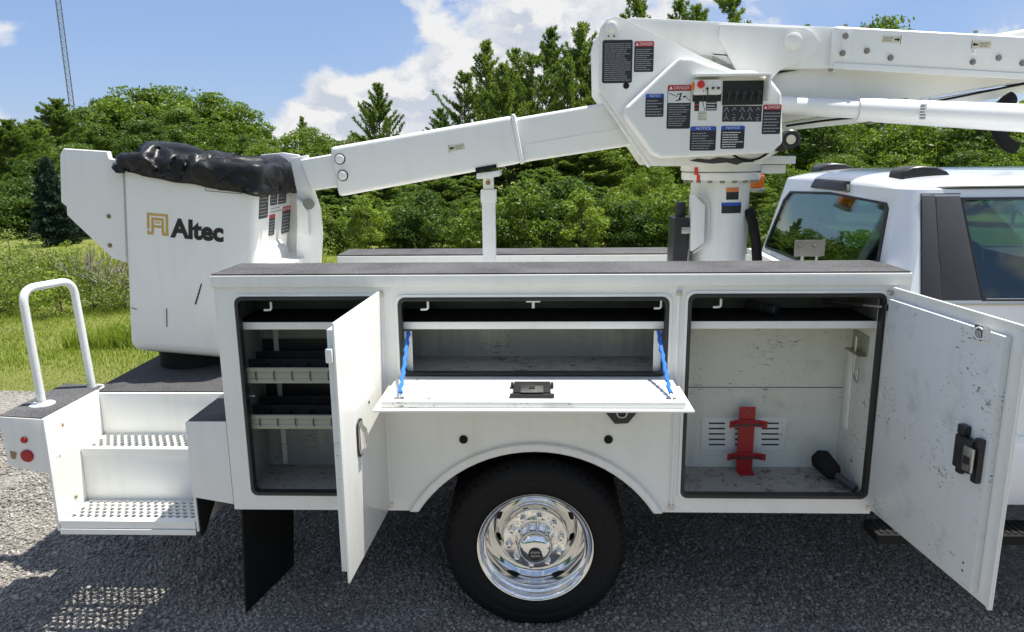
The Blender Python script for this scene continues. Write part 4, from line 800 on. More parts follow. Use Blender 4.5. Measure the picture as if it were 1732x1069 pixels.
p = S3(1279, 310, 1.5); MB().box(p.x-.03, p.x+.05, 1.5, 1.56, S(1279, 318, 1.5)[1], S(1279, 296, 1.5)[1]).build('amber_beacon', 'amber', T, .008); MB().box(p.x-.03, p.x+.055, 1.49, 1.57, S(1279, 325, 1.5)[1], S(1279, 318.5, 1.5)[1]).build('beacon_base', 'steel', T, .004)

# ---- bucket
YK = .74; KT = R_(5.0)
KM = Matrix.Translation((S(206, 268, YK)[0], YK, S(206, 268, YK)[1])) @ Matrix.Rotation(KT, 4, 'Y')
def ringloft(mb, rings):
    n = len(rings[0][0]); vs = [(p[0], p[1], z) for r, z in rings for p in r]; fs = [(i*n+k, i*n+(k+1) % n, (i+1)*n+(k+1) % n, (i+1)*n+k) for i in range(len(rings)-1) for k in range(n)]
    fs += [tuple(range(n)), tuple((len(rings)-1)*n+k for k in range(n))]; mb.add(vs, fs)
KW, KD, KH = .70, .62, 1.025
mb = MB(KM)
def kr(i, z, tx=0.): t = -z/KH*.02; return (rr(i+t*.3, KW-i-t*2.2, i+t*.1, KD-i-t, max(.015, .032-i*.3), 6), z)
ringloft(mb, [kr(-.012, .0), kr(-.012, -.03), kr(0, -.035), kr(0, -.5), kr(0, -KH+.06), kr(.004, -KH+.035), (kr(.016, -KH+.014)[0], -KH+.014), (kr(.04, -KH)[0], -KH)])
bk = mb.build('bucket', 'white_boom', T, smooth=40)
mb = MB(); ap = [(101, 262), (107, 251), (181, 256), (184, 268), (207, 273), (213, 444), (190, 437), (113, 364), (112, 349), (103, 342)]
mb.prism([S(a, b, .775) for a, b in ap], .775, .815); pl_ = mb.build('bucket_side_plate', 'white_boom', T, .006, 3)
for px, py in ((184, 366), (186, 415)): bolt(pl_, 'plate_bolt', S3(px, py, .7747), .010, 'brass_bolt', h=.006)
tl = -R_(5.5); fr = yframe(249, 396, YK, tl); w, h = .112, .112; mb = MB()
for i, (x0, x1, y0, y1) in enumerate(((0, 1, .89, 1), (0, .12, .26, .885), (.88, 1, .13, .885), (.2, .8, .68, .80), (.2, .32, .13, .675), (.68, .8, .13, .675), (.325, .675, .34, .45), (.38, .62, .54, .61), (0, .3, .0, .125), (.7, 1, .0, .125), (0, .1, .13, .19))):
    prnt_rect(mb, fr, 'gold', x0*w, x1*w, y0*h, y1*h, .0008)
mb.build('gold_emblem', None, bk)
fr = yframe(288, 402, YK, tl); mb = MB(); prnt_text(mb, fr, 'ink', 'Altec', 0, wpx(288, 378, 400, YK), 0, .105, .0008, bold=.045); mb.build('brand_lettering', None, bk)
fr = yframe(347, 323, YK, tl); mb = MB(); w, h = wpx(347, 409, 315, YK), .065; prnt_rect(mb, fr, 'ink', 0, w, 0, h, .0006); prnt_rect(mb, fr, 'decal_white', .003, w-.003, .003, h-.003, .0010); prnt_text(mb, fr, 'decal_red', '400-LBS', w*.16, w*.84, h*.36, h*.84, .0015, bold=.01); prnt_rect(mb, fr, 'ink', w*.34, w*.66, h*.16, h*.2, .0015); mb.build('capacity_label', None, bk)
for pts in ([(340, 479), (342, 480), (332, 515), (329, 515)], [(281, 521), (282.5, 522), (283, 553), (281.5, 553)], [(222, 520), (232, 523), (231, 524), (222, 521)]):
    mb = MB(); mb.prism([S(a, b, YK) for a, b in pts], YK-.0006, YK-.0001); mb.build('scuff_mark', 'ink', bk)
KR = KM.to_3x3(); kx = KR @ Vector((1, 0, 0)); kz = KR @ Vector((0, 0, 1))
def kdec(y, z, w, h, **kw): return decal(bk, kw.pop('name', 'safety_decal'), Frame(KM @ Vector((KW+.0005-(-z)/KH*.044, y, z)), Vector((0, 1, 0)), (KM @ Vector((KW-.0, y, 0)) - KM @ Vector((KW-.044, y, -KH))).normalized()), w, h, **kw)
kdec(.05, -.26, .13, .20, lines=10); kdec(.21, -.20, .11, .14, lines=7); kdec(.34, -.20, .13, .085, head='decal_orange', lines=3)
kdec(.21, -.245, .24, .04, lines=2, base='decal_white', ink='decal_grey'); kdec(.21, -.365, .09, .115, head='decal_red', lines=5); kdec(.42, -.375, .14, .155, head='decal_red', title='DANGER', lines=6)
# moulded step and hump on the bucket's forward side
mb = MB(KM); ringloft(mb, [(rr(KW-.06, KW+.055, .02, .50, .04, 5), -.99+.06), (rr(KW-.06, KW+.050, .02, .50, .045, 5), -.56), (rr(KW-.06, KW+.02, .06, .46, .04, 5), -.45), (rr(KW-.06, KW-.02, .10, .42, .03, 5), -.40)]); mb.build('moulded_hump', 'white_boom', bk, smooth=50)
mb = MB(KM); ringloft(mb, [(rr(KW-.02, KW+.07, .16, .62, .03, 4), -.70), (rr(KW-.02, KW+.12, .10, .68, .04, 4), -.535), (rr(KW-.02, KW+.135, .08, .70, .04, 4), -.515), (rr(KW-.02, KW+.135, .08, .70, .04, 4), -.495)]); mb.build('moulded_step', 'white_boom', bk, smooth=40)
# boom tip bracket
mb = MB(); mb.prism([S(a, b, 1.12) for a, b in ((490, 268), (520, 262), (530, 320), (541, 352), (543, 400), (540, 470), (500, 470), (503, 330))], 1.12, 1.15); tb_ = mb.build('tip_bracket', 'white_boom', T, .006)
mb = MB(); mb.prism([S(a, b, 1.30) for a, b in ((440, 262), (478, 258), (505, 262), (520, 300), (541, 352), (545, 400), (540, 470), (480, 470), (470, 300))], 1.30, 1.33); mb.build('tip_bracket', 'white_boom', tb_, .006)
MB().tube([S3(522, 345, 1.10), S3(522, 345, 1.36)], .032, 16).build('tip_pin', 'grey_bolt', tb_)
x, z = S(497, 384, 1.10); mb = MB(); mb.prism([S(a, b, 1.09) for a, b in ((500, 335), (512, 342), (520, 360), (522, 400), (503, 400))], 1.09, 1.115); mb.build('tip_shield', 'white_boom', tb_, .01, 3)
MB().lathe([(.17, 0), (.17, .09), (.15, .1), (.02, .1)], (S(325, 600, 1.0)[0], 1.0, 1.035), 'z', 28).build('bucket_rest_pad', 'rubber', T)

# ------------------------------------------------------------------ bucket cover (a loose vinyl sheet with an elastic hem)
def cover():
    # a loose vinyl sheet drawn in along its elastic hem and settled by the cloth solver
    NS, NR = 150, 30
    def ring(f, i):
        base = rr(-.058, KW+.024, -.016, KD+.016, .075, 10); n = len(base); L = [0]
        for k in range(n): L.append(L[-1]+math.dist(base[k], base[(k+1) % n]))
        s = L[-1]*i/NS; k = max(j for j in range(n) if L[j] <= s); t = (s-L[k])/max(1e-9, L[k+1]-L[k]); a, b = base[k], base[(k+1) % n]
        x, y = a[0]+(b[0]-a[0])*t, a[1]+(b[1]-a[1])*t; cx, cy_ = KW/2, KD/2
        return (cx+(x-cx)*f, cy_+(y-cy_)*f)
    vs, fs = [(KW/2, KD/2, .13)], []
    for r in range(1, NR+1):
        f = r/NR*1.58
        for i in range(NS):
            x, y = ring(f, i); vs.append((x, y, .13+.012*noise.noise(Vector((x*6, y*6, 1)))+.006*noise.noise(Vector((x*16, y*16, 5)))))
    for i in range(NS): fs.append((0, 1+i, 1+(i+1) % NS))
    for r in range(NR-1):
        for i in range(NS): a = 1+r*NS; fs.append((a+i, a+NS+i, a+NS+(i+1) % NS, a+(i+1) % NS))
    me = bpy.data.meshes.new('bucket_cover'); me.from_pydata(vs, [], fs); o = link(me, 'bucket_cover')
    o.shape_key_add(name='Basis'); kb = o.shape_key_add(name='hem')
    for r in (NR-1, NR):
        for i in range(NS):
            x, y = ring(1.0, i); q = 1 if r == NR else .97
            j = 1+(r-1)*NS+i; w = .010*noise.noise(Vector((x*9, y*9, 2)))
            x0, y0 = ring(1.02, i)
            sag = -.050*max(0, x-.10)/.5
            kb.data[j].co = (x0, y0, (-.075 if r == NR else -.060)+sag+.022*max(0, .12-x)/.12+w)
    kb.value = 0; kb.keyframe_insert('value', frame=1); kb.value = 1; kb.keyframe_insert('value', frame=28)
    vg = o.vertex_groups.new(name='pin'); vg.add([1+(NR-1)*NS+i for i in range(NS)]+[1+(NR-2)*NS+i for i in range(NS)], 1., 'REPLACE')
    mb = MB(); mb.box(-.012, KW+.012, -.012, KD+.012, -.25, .012); pr = mb.build('drape_form', 'ink', None, .02)
    pr.modifiers.new('c', 'COLLISION'); pr.collision.thickness_outer = .008
    cm = o.modifiers.new('cloth', 'CLOTH'); st = cm.settings; st.quality = 6; st.mass = .25; st.tension_stiffness = 40; st.compression_stiffness = 40; st.shear_stiffness = 20; st.bending_stiffness = 9.; st.air_damping = 2.
    st.vertex_group_mass = 'pin'; cm.collision_settings.distance_min = .006; cm.collision_settings.use_self_collision = False; st.use_pressure = True; st.uniform_pressure_force = 2.2
    cm.point_cache.frame_start = 1; cm.point_cache.frame_end = 46
    for f in range(1, 45): SC.frame_set(f)
    dg = bpy.context.evaluated_depsgraph_get(); m2 = bpy.data.meshes.new_from_object(o.evaluated_get(dg)); bpy.data.objects.remove(o); bpy.data.objects.remove(pr); SC.frame_set(1)
    m2.transform(KM); m2.materials.clear(); m2.materials.append(MATS['vinyl']); m2.shade_smooth(); o = link(m2, 'bucket_cover')
    return tag(o, 'wrinkled black vinyl cover gathered over the top of the bucket', 'cover')
cover()

# ---- cab
def cab():
    zb, zt = 1.535, 2.015; X0, X1 = 1.50, 3.6; Yc = 1.085
    YS = lambda z: .135+max(0, z-zb)*.23
    XR = lambda z: X0+max(0, z-zb)*.21
    def near(a, b, h): return (a, YS(b)+h, b)
    def near5(a, b, h): return (a+.05, YS(b)+h, b)
    def far5(a, b, h): return (a+.05, 2*Yc-YS(b)-h, b)
    def far(a, b, h): return (a, 2*Yc-YS(b)-h, b)
    rad = .10
    cab_o = None
    for fn, nm in ((near, 'cab_side'), (far, 'cab_side')):
        mb = MB(); mb.plate([(X0+rad, .60), (X1, .60), (X1, zb), (X0+rad, zb)], [], 0, .02, fn=fn)
        mb.plate([(XR(zb)+rad, zb), (X1, zb), (3.0, zt), (XR(zt)+rad, zt)], [[(a_+.05, b_) for a_, b_ in ((1.80, 1.972), (1.787, 1.958), (1.868, 1.565), (1.88, 1.552), (3.35, 1.552), (2.93, 1.972))]], 0, .02, fn=fn)
        o = mb.build(nm, 'white_cab', T, smooth=50); cab_o = cab_o or o
    c = cab_o
    mb = MB(); mb.plate([(1.775, 1.982), (1.862, 1.545), (3.36, 1.545), (2.95, 1.982)], [[(1.80, 1.971), (1.787, 1.957), (1.868, 1.566), (1.88, 1.553), (3.35, 1.553), (2.93, 1.971)]], -.006, -.0006, fn=near5); mb.build('window_trim', 'plastic', c)
    for fn in (near5, far5):
        mb = MB(); mb.plate([(1.782, 1.977), (1.865, 1.55), (3.36, 1.55), (2.94, 1.977)], [], .012, .015, fn=fn); mb.build('door_window', 'glass_side', c)
    mb = MB(); mb.plate([(1.606, 1.548), (1.690, 1.548), (1.667, 1.992), (1.612, 1.992)], [], -.005, -.0006, fn=near5); mb.build('pillar_trim', 'plastic_grey', c, .002)
    mb = MB(); mb.plate([(1.6925, 1.548), (1.858, 1.548), (1.772, 1.988), (1.6695, 1.988)], [], -.007, -.0006, fn=near5); mb.build('pillar_trim', 'plastic_grey', c, .002)
    mb = MB(); mb.plate([(1.603, 1.543), (1.6055, 1.543), (1.6115, 1.996), (1.777, 1.996), (1.777, 1.9995), (1.607, 1.9995)], [], -.002, -.0005, fn=near5); mb.build('door_gap', 'ink', c)
    MB().box(1.62, X1, .128, .1345, 1.527, 1.5345).build('belt_moulding', 'steel', c); MB().box(1.60, 1.603, .1325, .1349, .62, 1.53).build('door_gap', 'ink', c)
    # rear panel with window
    def rear(a, b, h): return (XR(b)+h+.05*((a-Yc)/.9)**2*0, a, b)
    ya, yb = YS(zt)+rad, 2*Yc-YS(zt)-rad; y0, y1 = .135+rad, 2*Yc-.135-rad
    mb = MB(); mb.plate([(y0, .60), (y1, .60), (y1, zb), (y0, zb)], [], 0, .02, fn=rear)
    wn = [(y0+.045, 1.565), (y0+.035, 1.60), (ya+.015, 1.925), (ya+.05, 1.950), (Yc, 1.965), (yb-.12, 1.940), (yb-.04, 1.885), (y1-.035, 1.60), (y1-.045, 1.565)]
    mb.plate([(y0, zb), (y1, zb), (yb, zt), (ya, zt)], [wn[::-1]], 0, .02, fn=rear); rp = mb.build('cab_rear', 'white_cab', T)
    wi = [(Yc+(a-Yc)*.97, 1.775+(b-1.775)*.95) for a, b in wn]
    mb = MB(); mb.plate([(Yc+(a-Yc)*1.006, 1.775+(b-1.775)*1.01) for a, b in wn], [wi], -.004, .0245, fn=rear); mb.build('window_seal', 'ink', rp)
    mb = MB(); mb.plate(wi, [], .004, .008, fn=rear); mb.build('rear_window', 'glass_rear', rp)
    mb = MB(); mb.plate([(Yc-.26, 1.978), (Yc+.26, 1.978), (Yc+.22, 2.032), (Yc-.22, 2.032)], [], -.022, .01, fn=rear); mb.build('brake_light', 'plastic', rp, .012, 3)
    # rounded corners
    for side in (0, 1):
        mb = MB(); vs = []; n = 10; zs = [.60, zb, zt]
        for z in zs:
            cx, cy_ = XR(z)+rad, YS(z)+rad
            for k in range(n+1):
                t = math.pi+math.pi/2*k/n; y = cy_+rad*math.sin(t); vs.append((cx+rad*math.cos(t), y if side == 0 else 2*Yc-y, z))
        m = n+1; mb.add(vs, [(i*m+k, i*m+k+1, (i+1)*m+k+1, (i+1)*m+k) for i in range(2) for k in range(n)]); mb.build('corner_panel', 'white_cab', rp, smooth=50)
    # roof
    mb = MB(); nx, ny = 22, 40; vs = []; yh = Yc-YS(zt); xr = XR(zt)
    for i in range(nx+1):
        u = i/nx; x = xr+(3.05-xr)*u**1.8; gx = (1-max(0, 1-(x-xr)/.42)**2.6)**.5
        for j in range(ny+1):
            tt = math.sin((j/ny-.5)*math.pi); hw = yh-(rad*(1-(1-(1-min(1, (x-xr)/rad))**2)**.5)); y = Yc+tt*hw
            f = max(0, 1-abs(tt)**4)**.5; vs.append((x, y, zt+.075*f*gx*(1-.2*tt*tt)))
    m = ny+1; mb.add(vs, [(i*m+j, i*m+j+1, (i+1)*m+j+1, (i+1)*m+j) for i in range(nx) for j in range(ny)])
    rf = mb.build('cab_roof', 'white_cab', T, smooth=60)
    MB().tube(smooth_path([(XR(zt)+.01, YS(zt)+.10, zt-.03), (XR(zt)+.05, YS(zt)+.03, zt+.004), (XR(zt)+.2, YS(zt)-.002, zt+.010), (3.0, YS(zt)-.002, zt+.012)], .06), .007, 6).build('drip_seam', 'ink', rf)
    for x, y in ((1.775, .55), (1.80, 1.66)):
        mb = MB(); mb.prism([(x-.09, 2.05), (x-.085, 2.088), (x-.05, 2.108), (x, 2.113), (x+.06, 2.108), (x+.11, 2.088), (x+.14, 2.06)], y-.075, y+.075); mb.build('roof_light', 'plastic', rf, .012, 3)
    # inside
    mb = MB(); mb.box(1.56, 3.5, .17, 1.99, .95, .99); mb.box(1.66, 3.0, .30, 1.87, 1.992, 2.006); mb.box(1.54, 1.56, .24, 1.93, .95, 1.55); mb.build('cab_floor', 'inside_dark', T)
    for y, mat in ((.36, 'seat_cloth'), (1.36, 'seat_cloth')):
        mb = MB(); mb.prism([(1.70, 1.15), (1.85, 1.15), (1.80, 1.72), (1.72, 1.74)], y, y+.52); s = mb.build('seat_back', mat, c, .03, 3)
        MB().box(1.70, 1.79, y+.13, y+.39, 1.765, 1.935).build('headrest', mat, c, .03, 3); MB().box(1.72, 2.3, y, y+.52, 1.0, 1.16).build('seat_cushion', mat, c, .03, 3)
    mb = MB(); mb.prism([(2.75, 1.0), (2.75, 1.48), (2.85, 1.56), (3.3, 1.55), (3.3, 1.0)], .2, 1.96); mb.build('dashboard', 'seat_cloth', c, .02)
    th = np.linspace(0, 2*math.pi, 25); MB().tube([(2.62+.07*math.sin(t), 1.62+.19*math.cos(t), 1.45+.17*math.sin(t)) for t in th], .016, 8).build('steering_wheel', 'plastic', c)
    mb = MB(); mb.add([(3.02, .26, 2.01), (3.02, 1.91, 2.01), (3.55, 2.0, 1.54), (3.55, .18, 1.54)], [(0, 1, 2, 3)]); mb.build('windshield', 'glass_clear', c)
    mb = MB(); mb.prism([(3.2, .6), (3.2, 1.5), (3.55, 1.53), (4.7, 1.38), (4.85, .9), (4.8, .6)], .2, 1.97); mb.build('hood', 'white_cab', T, .05, 3)
    # mirror, sill, running board
    mb = MB(); mb.prism([(2.72, 1.56), (2.90, 1.56), (2.93, 1.92), (2.75, 1.92)], -.12, .03); mb.build('door_mirror', 'plastic', c, .03, 3); MB().tube([(2.85, .02, 1.62), (2.9, .16, 1.58)], .02, 8).build('mirror_arm', 'plastic', c)
    mb = MB(); mb.prism([(.125, .60), (.125, .66), (.118, .68), (.118, .90), (.128, .93), (.134, .93), (.134, .60)], 1.62, 3.4, 'x'); mb.build('door_sill', 'white_cab', c, .003)
    rb = MB().box(1.50, 3.3, -.01, .14, .470, .520).build('running_board', 'rubber', T, .012, 3)
    mb = MB()
    for k in range(60): mb.box(1.52+k*.029, 1.535+k*.029, .0, .12, .5203, .525)
    mb.build('board_grip', 'rubber', rb)['kind'] = 'stuff'
    MB().lathe([(.40, 0), (.40, .24), (.25, .25)], (3.9, .16, .41), 'y', 40).build('front_tyre', 'tyre', T)
cab()

# ------------------------------------------------------------------ loose things in the compartment
p = S3(1404, 786, .20); q = S3(1452, 832, .06)
wt = empty('booted_tube', 'grey tube with a black rubber boot lying on the wide compartment floor', 'tube', (p.x, p.y, .69))
def child(mb, name, mat, par, **kw):
    o = mb.build(name, mat, par, **kw); o.matrix_parent_inverse = Matrix.Translation(par.location).inverted(); return o
a = Vector((1.325, .225, .772)); b = Vector((1.358, .165, .735)); c = Vector((1.415, .055, .705))
mb = MB(); mb.tube([a-Vector((.035, -.03, -.004)), a-Vector((.022, -.02, 0)), a, b, b.lerp(c, .15)], [.012, .040, .050, .042, .024], 14); child(mb, 'rubber_boot', 'rubber', wt)
mb = MB(); mb.tube([b, c], .0165, 12); child(mb, 'tube', 'plastic_grey', wt)
rt_ = MB(); p0 = S3(1268, 536, .20); p1 = S3(1315, 544, .11)
n = 40; rt_.tube([Vector((p0.x, .26, 1.507)).lerp(Vector((p1.x, .13, 1.507)), k/n) for k in range(n+1)], [.027 if (k//2) % 2 else .021 for k in range(n+1)], 14)
tag(rt_.build('ribbed_hose', 'plastic', None, smooth=50), 'short black ribbed hose lying on the upper compartment shelf', 'hose')

# ------------------------------------------------------------------ radio mast
def mast():
    b = S3(131, 262, 150.); o = empty('radio_mast', 'tall thin grey lattice radio mast rising behind the trees', 'mast', (b.x, b.y, 0)); H = 78; w = .55
    legs = [Vector((b.x+w*math.cos(t), b.y+w*math.sin(t), 0)) for t in (.5, 2.6, 4.7)]; Z = Vector((0, 0, 1))
    for l in legs: child(MB().tube([l, l+Z*H], .10, 6), 'mast_leg', 'mast_grey', o)
    mb = MB(); k = 0
    for z in np.arange(0, H-1.2, 1.2):
        for i in range(3):
            mb.tube([legs[i]+Z*z, legs[(i+1) % 3]+Z*(z+1.2)], .045, 4, False); mb.tube([legs[i]+Z*z, legs[(i+1) % 3]+Z*z], .045, 4, False)
    child(mb, 'mast_lattice', 'mast_grey', o)['kind'] = 'stuff'
    for z, dx, dy in ((60, -70, 0), (60, 60, 20), (74, 75, 25), (45, 42, 15), (74, -80, 10)):
        child(MB().tube([Vector((b.x, b.y, z)), Vector((b.x+dx, b.y+dy, 0))], .013, 4, False), 'guy_wire', 'wire_grey', o)
mast()

# ------------------------------------------------------------------ vegetation
def leafquads(c, nrm, size, asp=.62):
    n = len(c); a = rng.normal(size=(n, 3)); u = np.cross(nrm, a); u /= np.linalg.norm(u, axis=1, keepdims=True)+1e-9; v = np.cross(nrm, u); v /= np.linalg.norm(v, axis=1, keepdims=True)+1e-9
    s = (size*rng.lognormal(0, .25, n))[:, None]
    P = np.stack([c-u*s, c+v*s*asp+u*s*.1, c+u*s, c-v*s*asp+u*s*.1], 1).reshape(-1, 3); return P, np.arange(4*n).reshape(-1, 4)
def mk_decid(name, h, w, nc, per, leaf, mat, low=.18, cs=1.):
    cl = []
    while len(cl) < nc:
        p = rng.uniform(-1, 1, 3)
        r = np.linalg.norm(p)
        if r > 1 or r < .38: continue
        k = 1-.35*max(0, p[2]); 
        cl.append((p[0]*w*.5*k, p[1]*w*.5*k, h*(low+(1-low)*(p[2]*.5+.5)), r))
    C, Nn = [], []
    for x, y, z, r in cl:
        rad = w*.15*rng.uniform(.6, 1.25)*cs; d = rng.normal(size=(per, 3)); d /= np.linalg.norm(d, axis=1, keepdims=True); rr_ = rad*rng.uniform(.45, 1., (per, 1))**.6
        d2 = d*np.array([1, 1, .62]); C.append(np.array([x, y, z])+d2*rr_); nn = d*.7+rng.normal(size=(per, 3))*.6+np.array([0, 0, .45]); Nn.append(nn/np.linalg.norm(nn, axis=1, keepdims=True))
    v, f = leafquads(np.vstack(C), np.vstack(Nn), leaf)
    cr = rawmesh(name+'_crown', v, f, mat)
    mb = MB(); mb.tube([(0, 0, -.05), (.04*h*.1, 0, h*.3), (0, .02*h, h*.6), (0, 0, h*.85)], [h*.022, h*.017, h*.011, h*.003], 8)
    for x, y, z, r in cl[:14]:
        z0 = max(h*.12, z-math.hypot(x, y)*.8); mb.tube([(0, 0, z0*.9), (x*.5, y*.5, (z0+z)/2-.03*h), (x, y, z)], [h*.008, h*.005, h*.002], 5, False)
    tr = mb.build(name+'_trunk', 'bark'); m = (tr.data, cr.data)
    for o in (tr, cr): bpy.data.objects.remove(o)
    return m, h
def tufts(P, D, ln, wd, per, spread):
    n = len(P); P = np.repeat(P, per, 0); D = np.repeat(D, per, 0)+rng.normal(size=(n*per, 3))*spread; D /= np.linalg.norm(D, axis=1, keepdims=True)
    s = np.cross(D, rng.normal(size=(n*per, 3))); s /= np.linalg.norm(s, axis=1, keepdims=True); L = ln*rng.uniform(.6, 1.2, (n*per, 1))
    v = np.stack([P-s*wd*.35, P+s*wd*.35, P+D*L*.55+s*wd*.5, P+D*L, P+D*L*.55-s*wd*.5], 1).reshape(-1, 3); b = (np.arange(n*per)*5)[:, None]
    return v, np.vstack([b+np.array([[0, 1, 2]]), b+np.array([[0, 2, 4]]), b+np.array([[4, 2, 3]])])
def mk_pine(name, h, w, mat, base=.12, dens=1., up=.25, droop=0., per=11, ln=.26, shape=.75, gap=.16, step=.030, inner=.25, sub=1., nwid=.075, lift=.35):
    mb = MB(); mb.tube([(0, 0, 0), (rng.normal()*.05, 0, h*.5), (0, 0, h*.98)], [h*.016, h*.011, h*.002], 8); P, D = [], []
    z = h*base
    while z < h*.985:
        t = (z/h-base)/(1-base); L0 = w*.5*((1-t)**shape)*(.55+.45*min(1, t*5+.3))+.08
        nb = rng.integers(4, 7); ph = rng.uniform(0, 6.28)
        for k in range(nb):
            if rng.random() < gap and L0 > .4: continue
            a = ph+6.28*k/nb+rng.normal()*.2; L = L0*rng.uniform(.5, 1.3); tipup = up*rng.uniform(.4, 1.5)-droop; d = np.array([math.cos(a), math.sin(a), 0])
            pts = [np.array([0, 0, z])+d*L*s+np.array([0, 0, L*(tipup*s+.15*s*s-.05)]) for s in (0, .5, 1)]
            mb.tube([tuple(q) for q in pts], [.006+L*.012, .004+L*.008, .004], 4, False)
            m = max(3, int(L*9*dens))
            for s in np.linspace(inner, 1.0, m):
                q = pts[0]*(1-s)**2+2*pts[1]*s*(1-s)+pts[2]*s*s; side = np.array([-d[1], d[0], 0])
                off = ((1-s)*L*.42+.03*L)*sub
                for sg in (-1, 0, 1):
                    pos = q+side*sg*off*rng.uniform(.3, 1.)+d*rng.normal()*.05; P.append(pos+np.array([0, 0, rng.normal()*.03])); dd = d*.6+side*sg*.55+np.array([0, 0, lift-droop]); D.append(dd/np.linalg.norm(dd))
        z += h*step*rng.uniform(.75, 1.35)*(1-.62*t)
    for k in range(12): P.append(np.array([0, 0, h*(.93+.07*k/12)])); D.append(np.array([0, 0, 1.]))
    v, f = tufts(np.array(P), np.array(D), ln, nwid*ln/.26, per, .55)
    cr = rawmesh(name+'_crown', v, f, mat); tr = mb.build(name+'_trunk', 'bark'); m = (tr.data, cr.data)
    for o in (tr, cr): bpy.data.objects.remove(o)
    return m, h
PINES = [mk_pine('pine', 9, w, 'needle', b, gap=g, shape=s, up=.70, dens=.85, step=st*1.12, per=9, ln=.25, inner=.30, sub=.6, nwid=.046, lift=.5) for w, b, g, s, st in ((5.8, .10, .24, .76, .048), (5.0, .06, .28, .82, .046), (6.2, .15, .32, .68, .052))]
DARKP = [mk_pine('soft_pine', 7, 5.2, 'needle', .04, gap=.12, shape=.55, dens=1.0, up=.30, step=.050, per=10, ln=.24, inner=.3, sub=.7, nwid=.045)]
SPR = [mk_pine('spruce', 3.2, 1.9, 'spruce_blue', .04, dens=2.2, up=.0, droop=.25, per=9, ln=.15, shape=.95, gap=.02)]
DEC = [mk_decid('broadleaf', 6, 4.8, 95, 120, .085, 'leaf'), mk_decid('broadleaf', 6, 5.4, 110, 110, .09, 'leaf'), mk_decid('broadleaf', 7, 4.6, 95, 115, .09, 'leaf_dark')]
BUSH = [mk_decid('bush', 2.4, 2.4, 60, 120, .05, 'leaf_light', .02), mk_decid('bush', 2.6, 3.0, 60, 130, .055, 'leaf', .0), mk_decid('bush', 2.6, 3.0, 65, 130, .055, 'leaf_dark', .0)]
WEED = [mk_decid('brush', 1.0, 1.5, 40, 46, .026, 'weed', .0, 1.5), mk_decid('brush', 1.0, 1.0, 26, 40, .028, 'leaf_light', .0, 1.4)]
def plant(kind, name, var, x, y, h, ws, label, cat, group, crown='crown', trunk='trunk'):
    (tm, cm), hh = var; o = empty(name, label, cat, (x, y, 0), group); s = h/hh; o.scale = (s*ws, s*ws, s); o.rotation_euler = (0, 0, random.uniform(0, 6.28))
    for me, nm in ((tm, trunk), (cm, crown)):
        c = bpy.data.objects.new(nm, me); COL.objects.link(c); c.parent = o
    return o
def put(kind, var, px, pytop, D, ws=1., name='tree', label='', cat='tree', group=None):
    Y = D+CAM.y; t = S(px, pytop, Y); return plant(kind, name, var, t[0], Y, max(.4, t[1]), ws, label, cat, group)
# far wooded rise on the left
LA = 'broadleaf tree in the wooded rise beyond the lawn behind the bucket'; GA = 'wooded rise behind the bucket'
for px, py, D, ws, v in ((135, 178, 62, 1.1, 2), (180, 160, 66, 1.0, 2), (225, 142, 64, 1.15, 0), (275, 145, 68, 1.1, 1), (330, 150, 64, 1.15, 0), (385, 168, 66, 1.1, 1), (300, 180, 56, 1.1, 2), (160, 205, 54, 1.1, 2), (240, 200, 52, 1.2, 2), (355, 205, 54, 1.1, 0), (420, 225, 60, 1.1, 0), (90, 205, 50, 1.2, 2), (50, 215, 46, 1.2, 2), (10, 225, 44, 1.3, 2), (-30, 215, 44, 1.3, 2), (120, 240, 40, 1.2, 2)):
    put('d', DEC[v], px, py, D, ws, 'broadleaf_tree', (('dark ' if v == 2 else 'mid green ')+LA), 'tree', GA+(', dark' if v == 2 else ', mid green'))
LB = 'rounded light green tree in the low row between bucket and boom'; GB = 'low trees behind the upper boom'
for px, py, D, ws, v in ((455, 232, 52, 1.2, 0), (515, 216, 42, 1.15, 1), (560, 235, 46, 1.2, 0), (610, 228, 48, 1.2, 1), (480, 250, 36, 1.2, 0), (700, 235, 46, 1.2, 1), (660, 240, 44, 1.1, 0), (760, 225, 50, 1.2, 1)):
    put('d', DEC[v], px, py, D, ws, 'broadleaf_tree', LB, 'tree', GB)
put('p', DARKP[0], 8, 205, 30, 1.0, 'pine_tree', 'dense dark pine at the lawn edge beside the small blue spruce', 'tree')
put('p', DARKP[0], 92, 170, 48, .9, 'pine_tree', 'tall feathery pine standing before the foot of the radio mast', 'tree'); put('p', DARKP[0], 52, 205, 40, 1.0, 'pine_tree', 'mid height pine between the lawn edge pine and the mast', 'tree')
put('s', SPR[0], 76, 268, 19, .85, 'spruce_tree', 'small dark blue green spruce with a pointed top on the lawn', 'tree')
put('p', PINES[1], 510, 198, 75, .8, 'pine_tree', 'distant dark pine tip showing above the rounded light green tree', 'tree')
put('p', PINES[0], 638, 143, 40, .85, 'pine_tree', 'lone pine with open whorled branches above the boom sleeve', 'tree')
LC = 'tall slender pine in the stand behind the boom and turret'; GC = 'pine stand behind the turret'
for px, py, D, ws, v in ((822, 70, 46, .85, 1), (872, 85, 48, .8, 0), (932, 48, 47, .85, 1), (985, 42, 45, .85, 0), (785, 125, 44, .9, 2), (900, 95, 43, .8, 2), (850, 110, 41, .8, 0), (960, 100, 42, .8, 1), (745, 185, 40, .9, 0), (1010, 110, 44, .8, 2)):
    put('p', PINES[v], px, py, D, ws, 'pine_tree', LC, 'tree', GC)
LD = 'pine top showing above the white lower boom'; GD = 'pine tops above the lower boom'
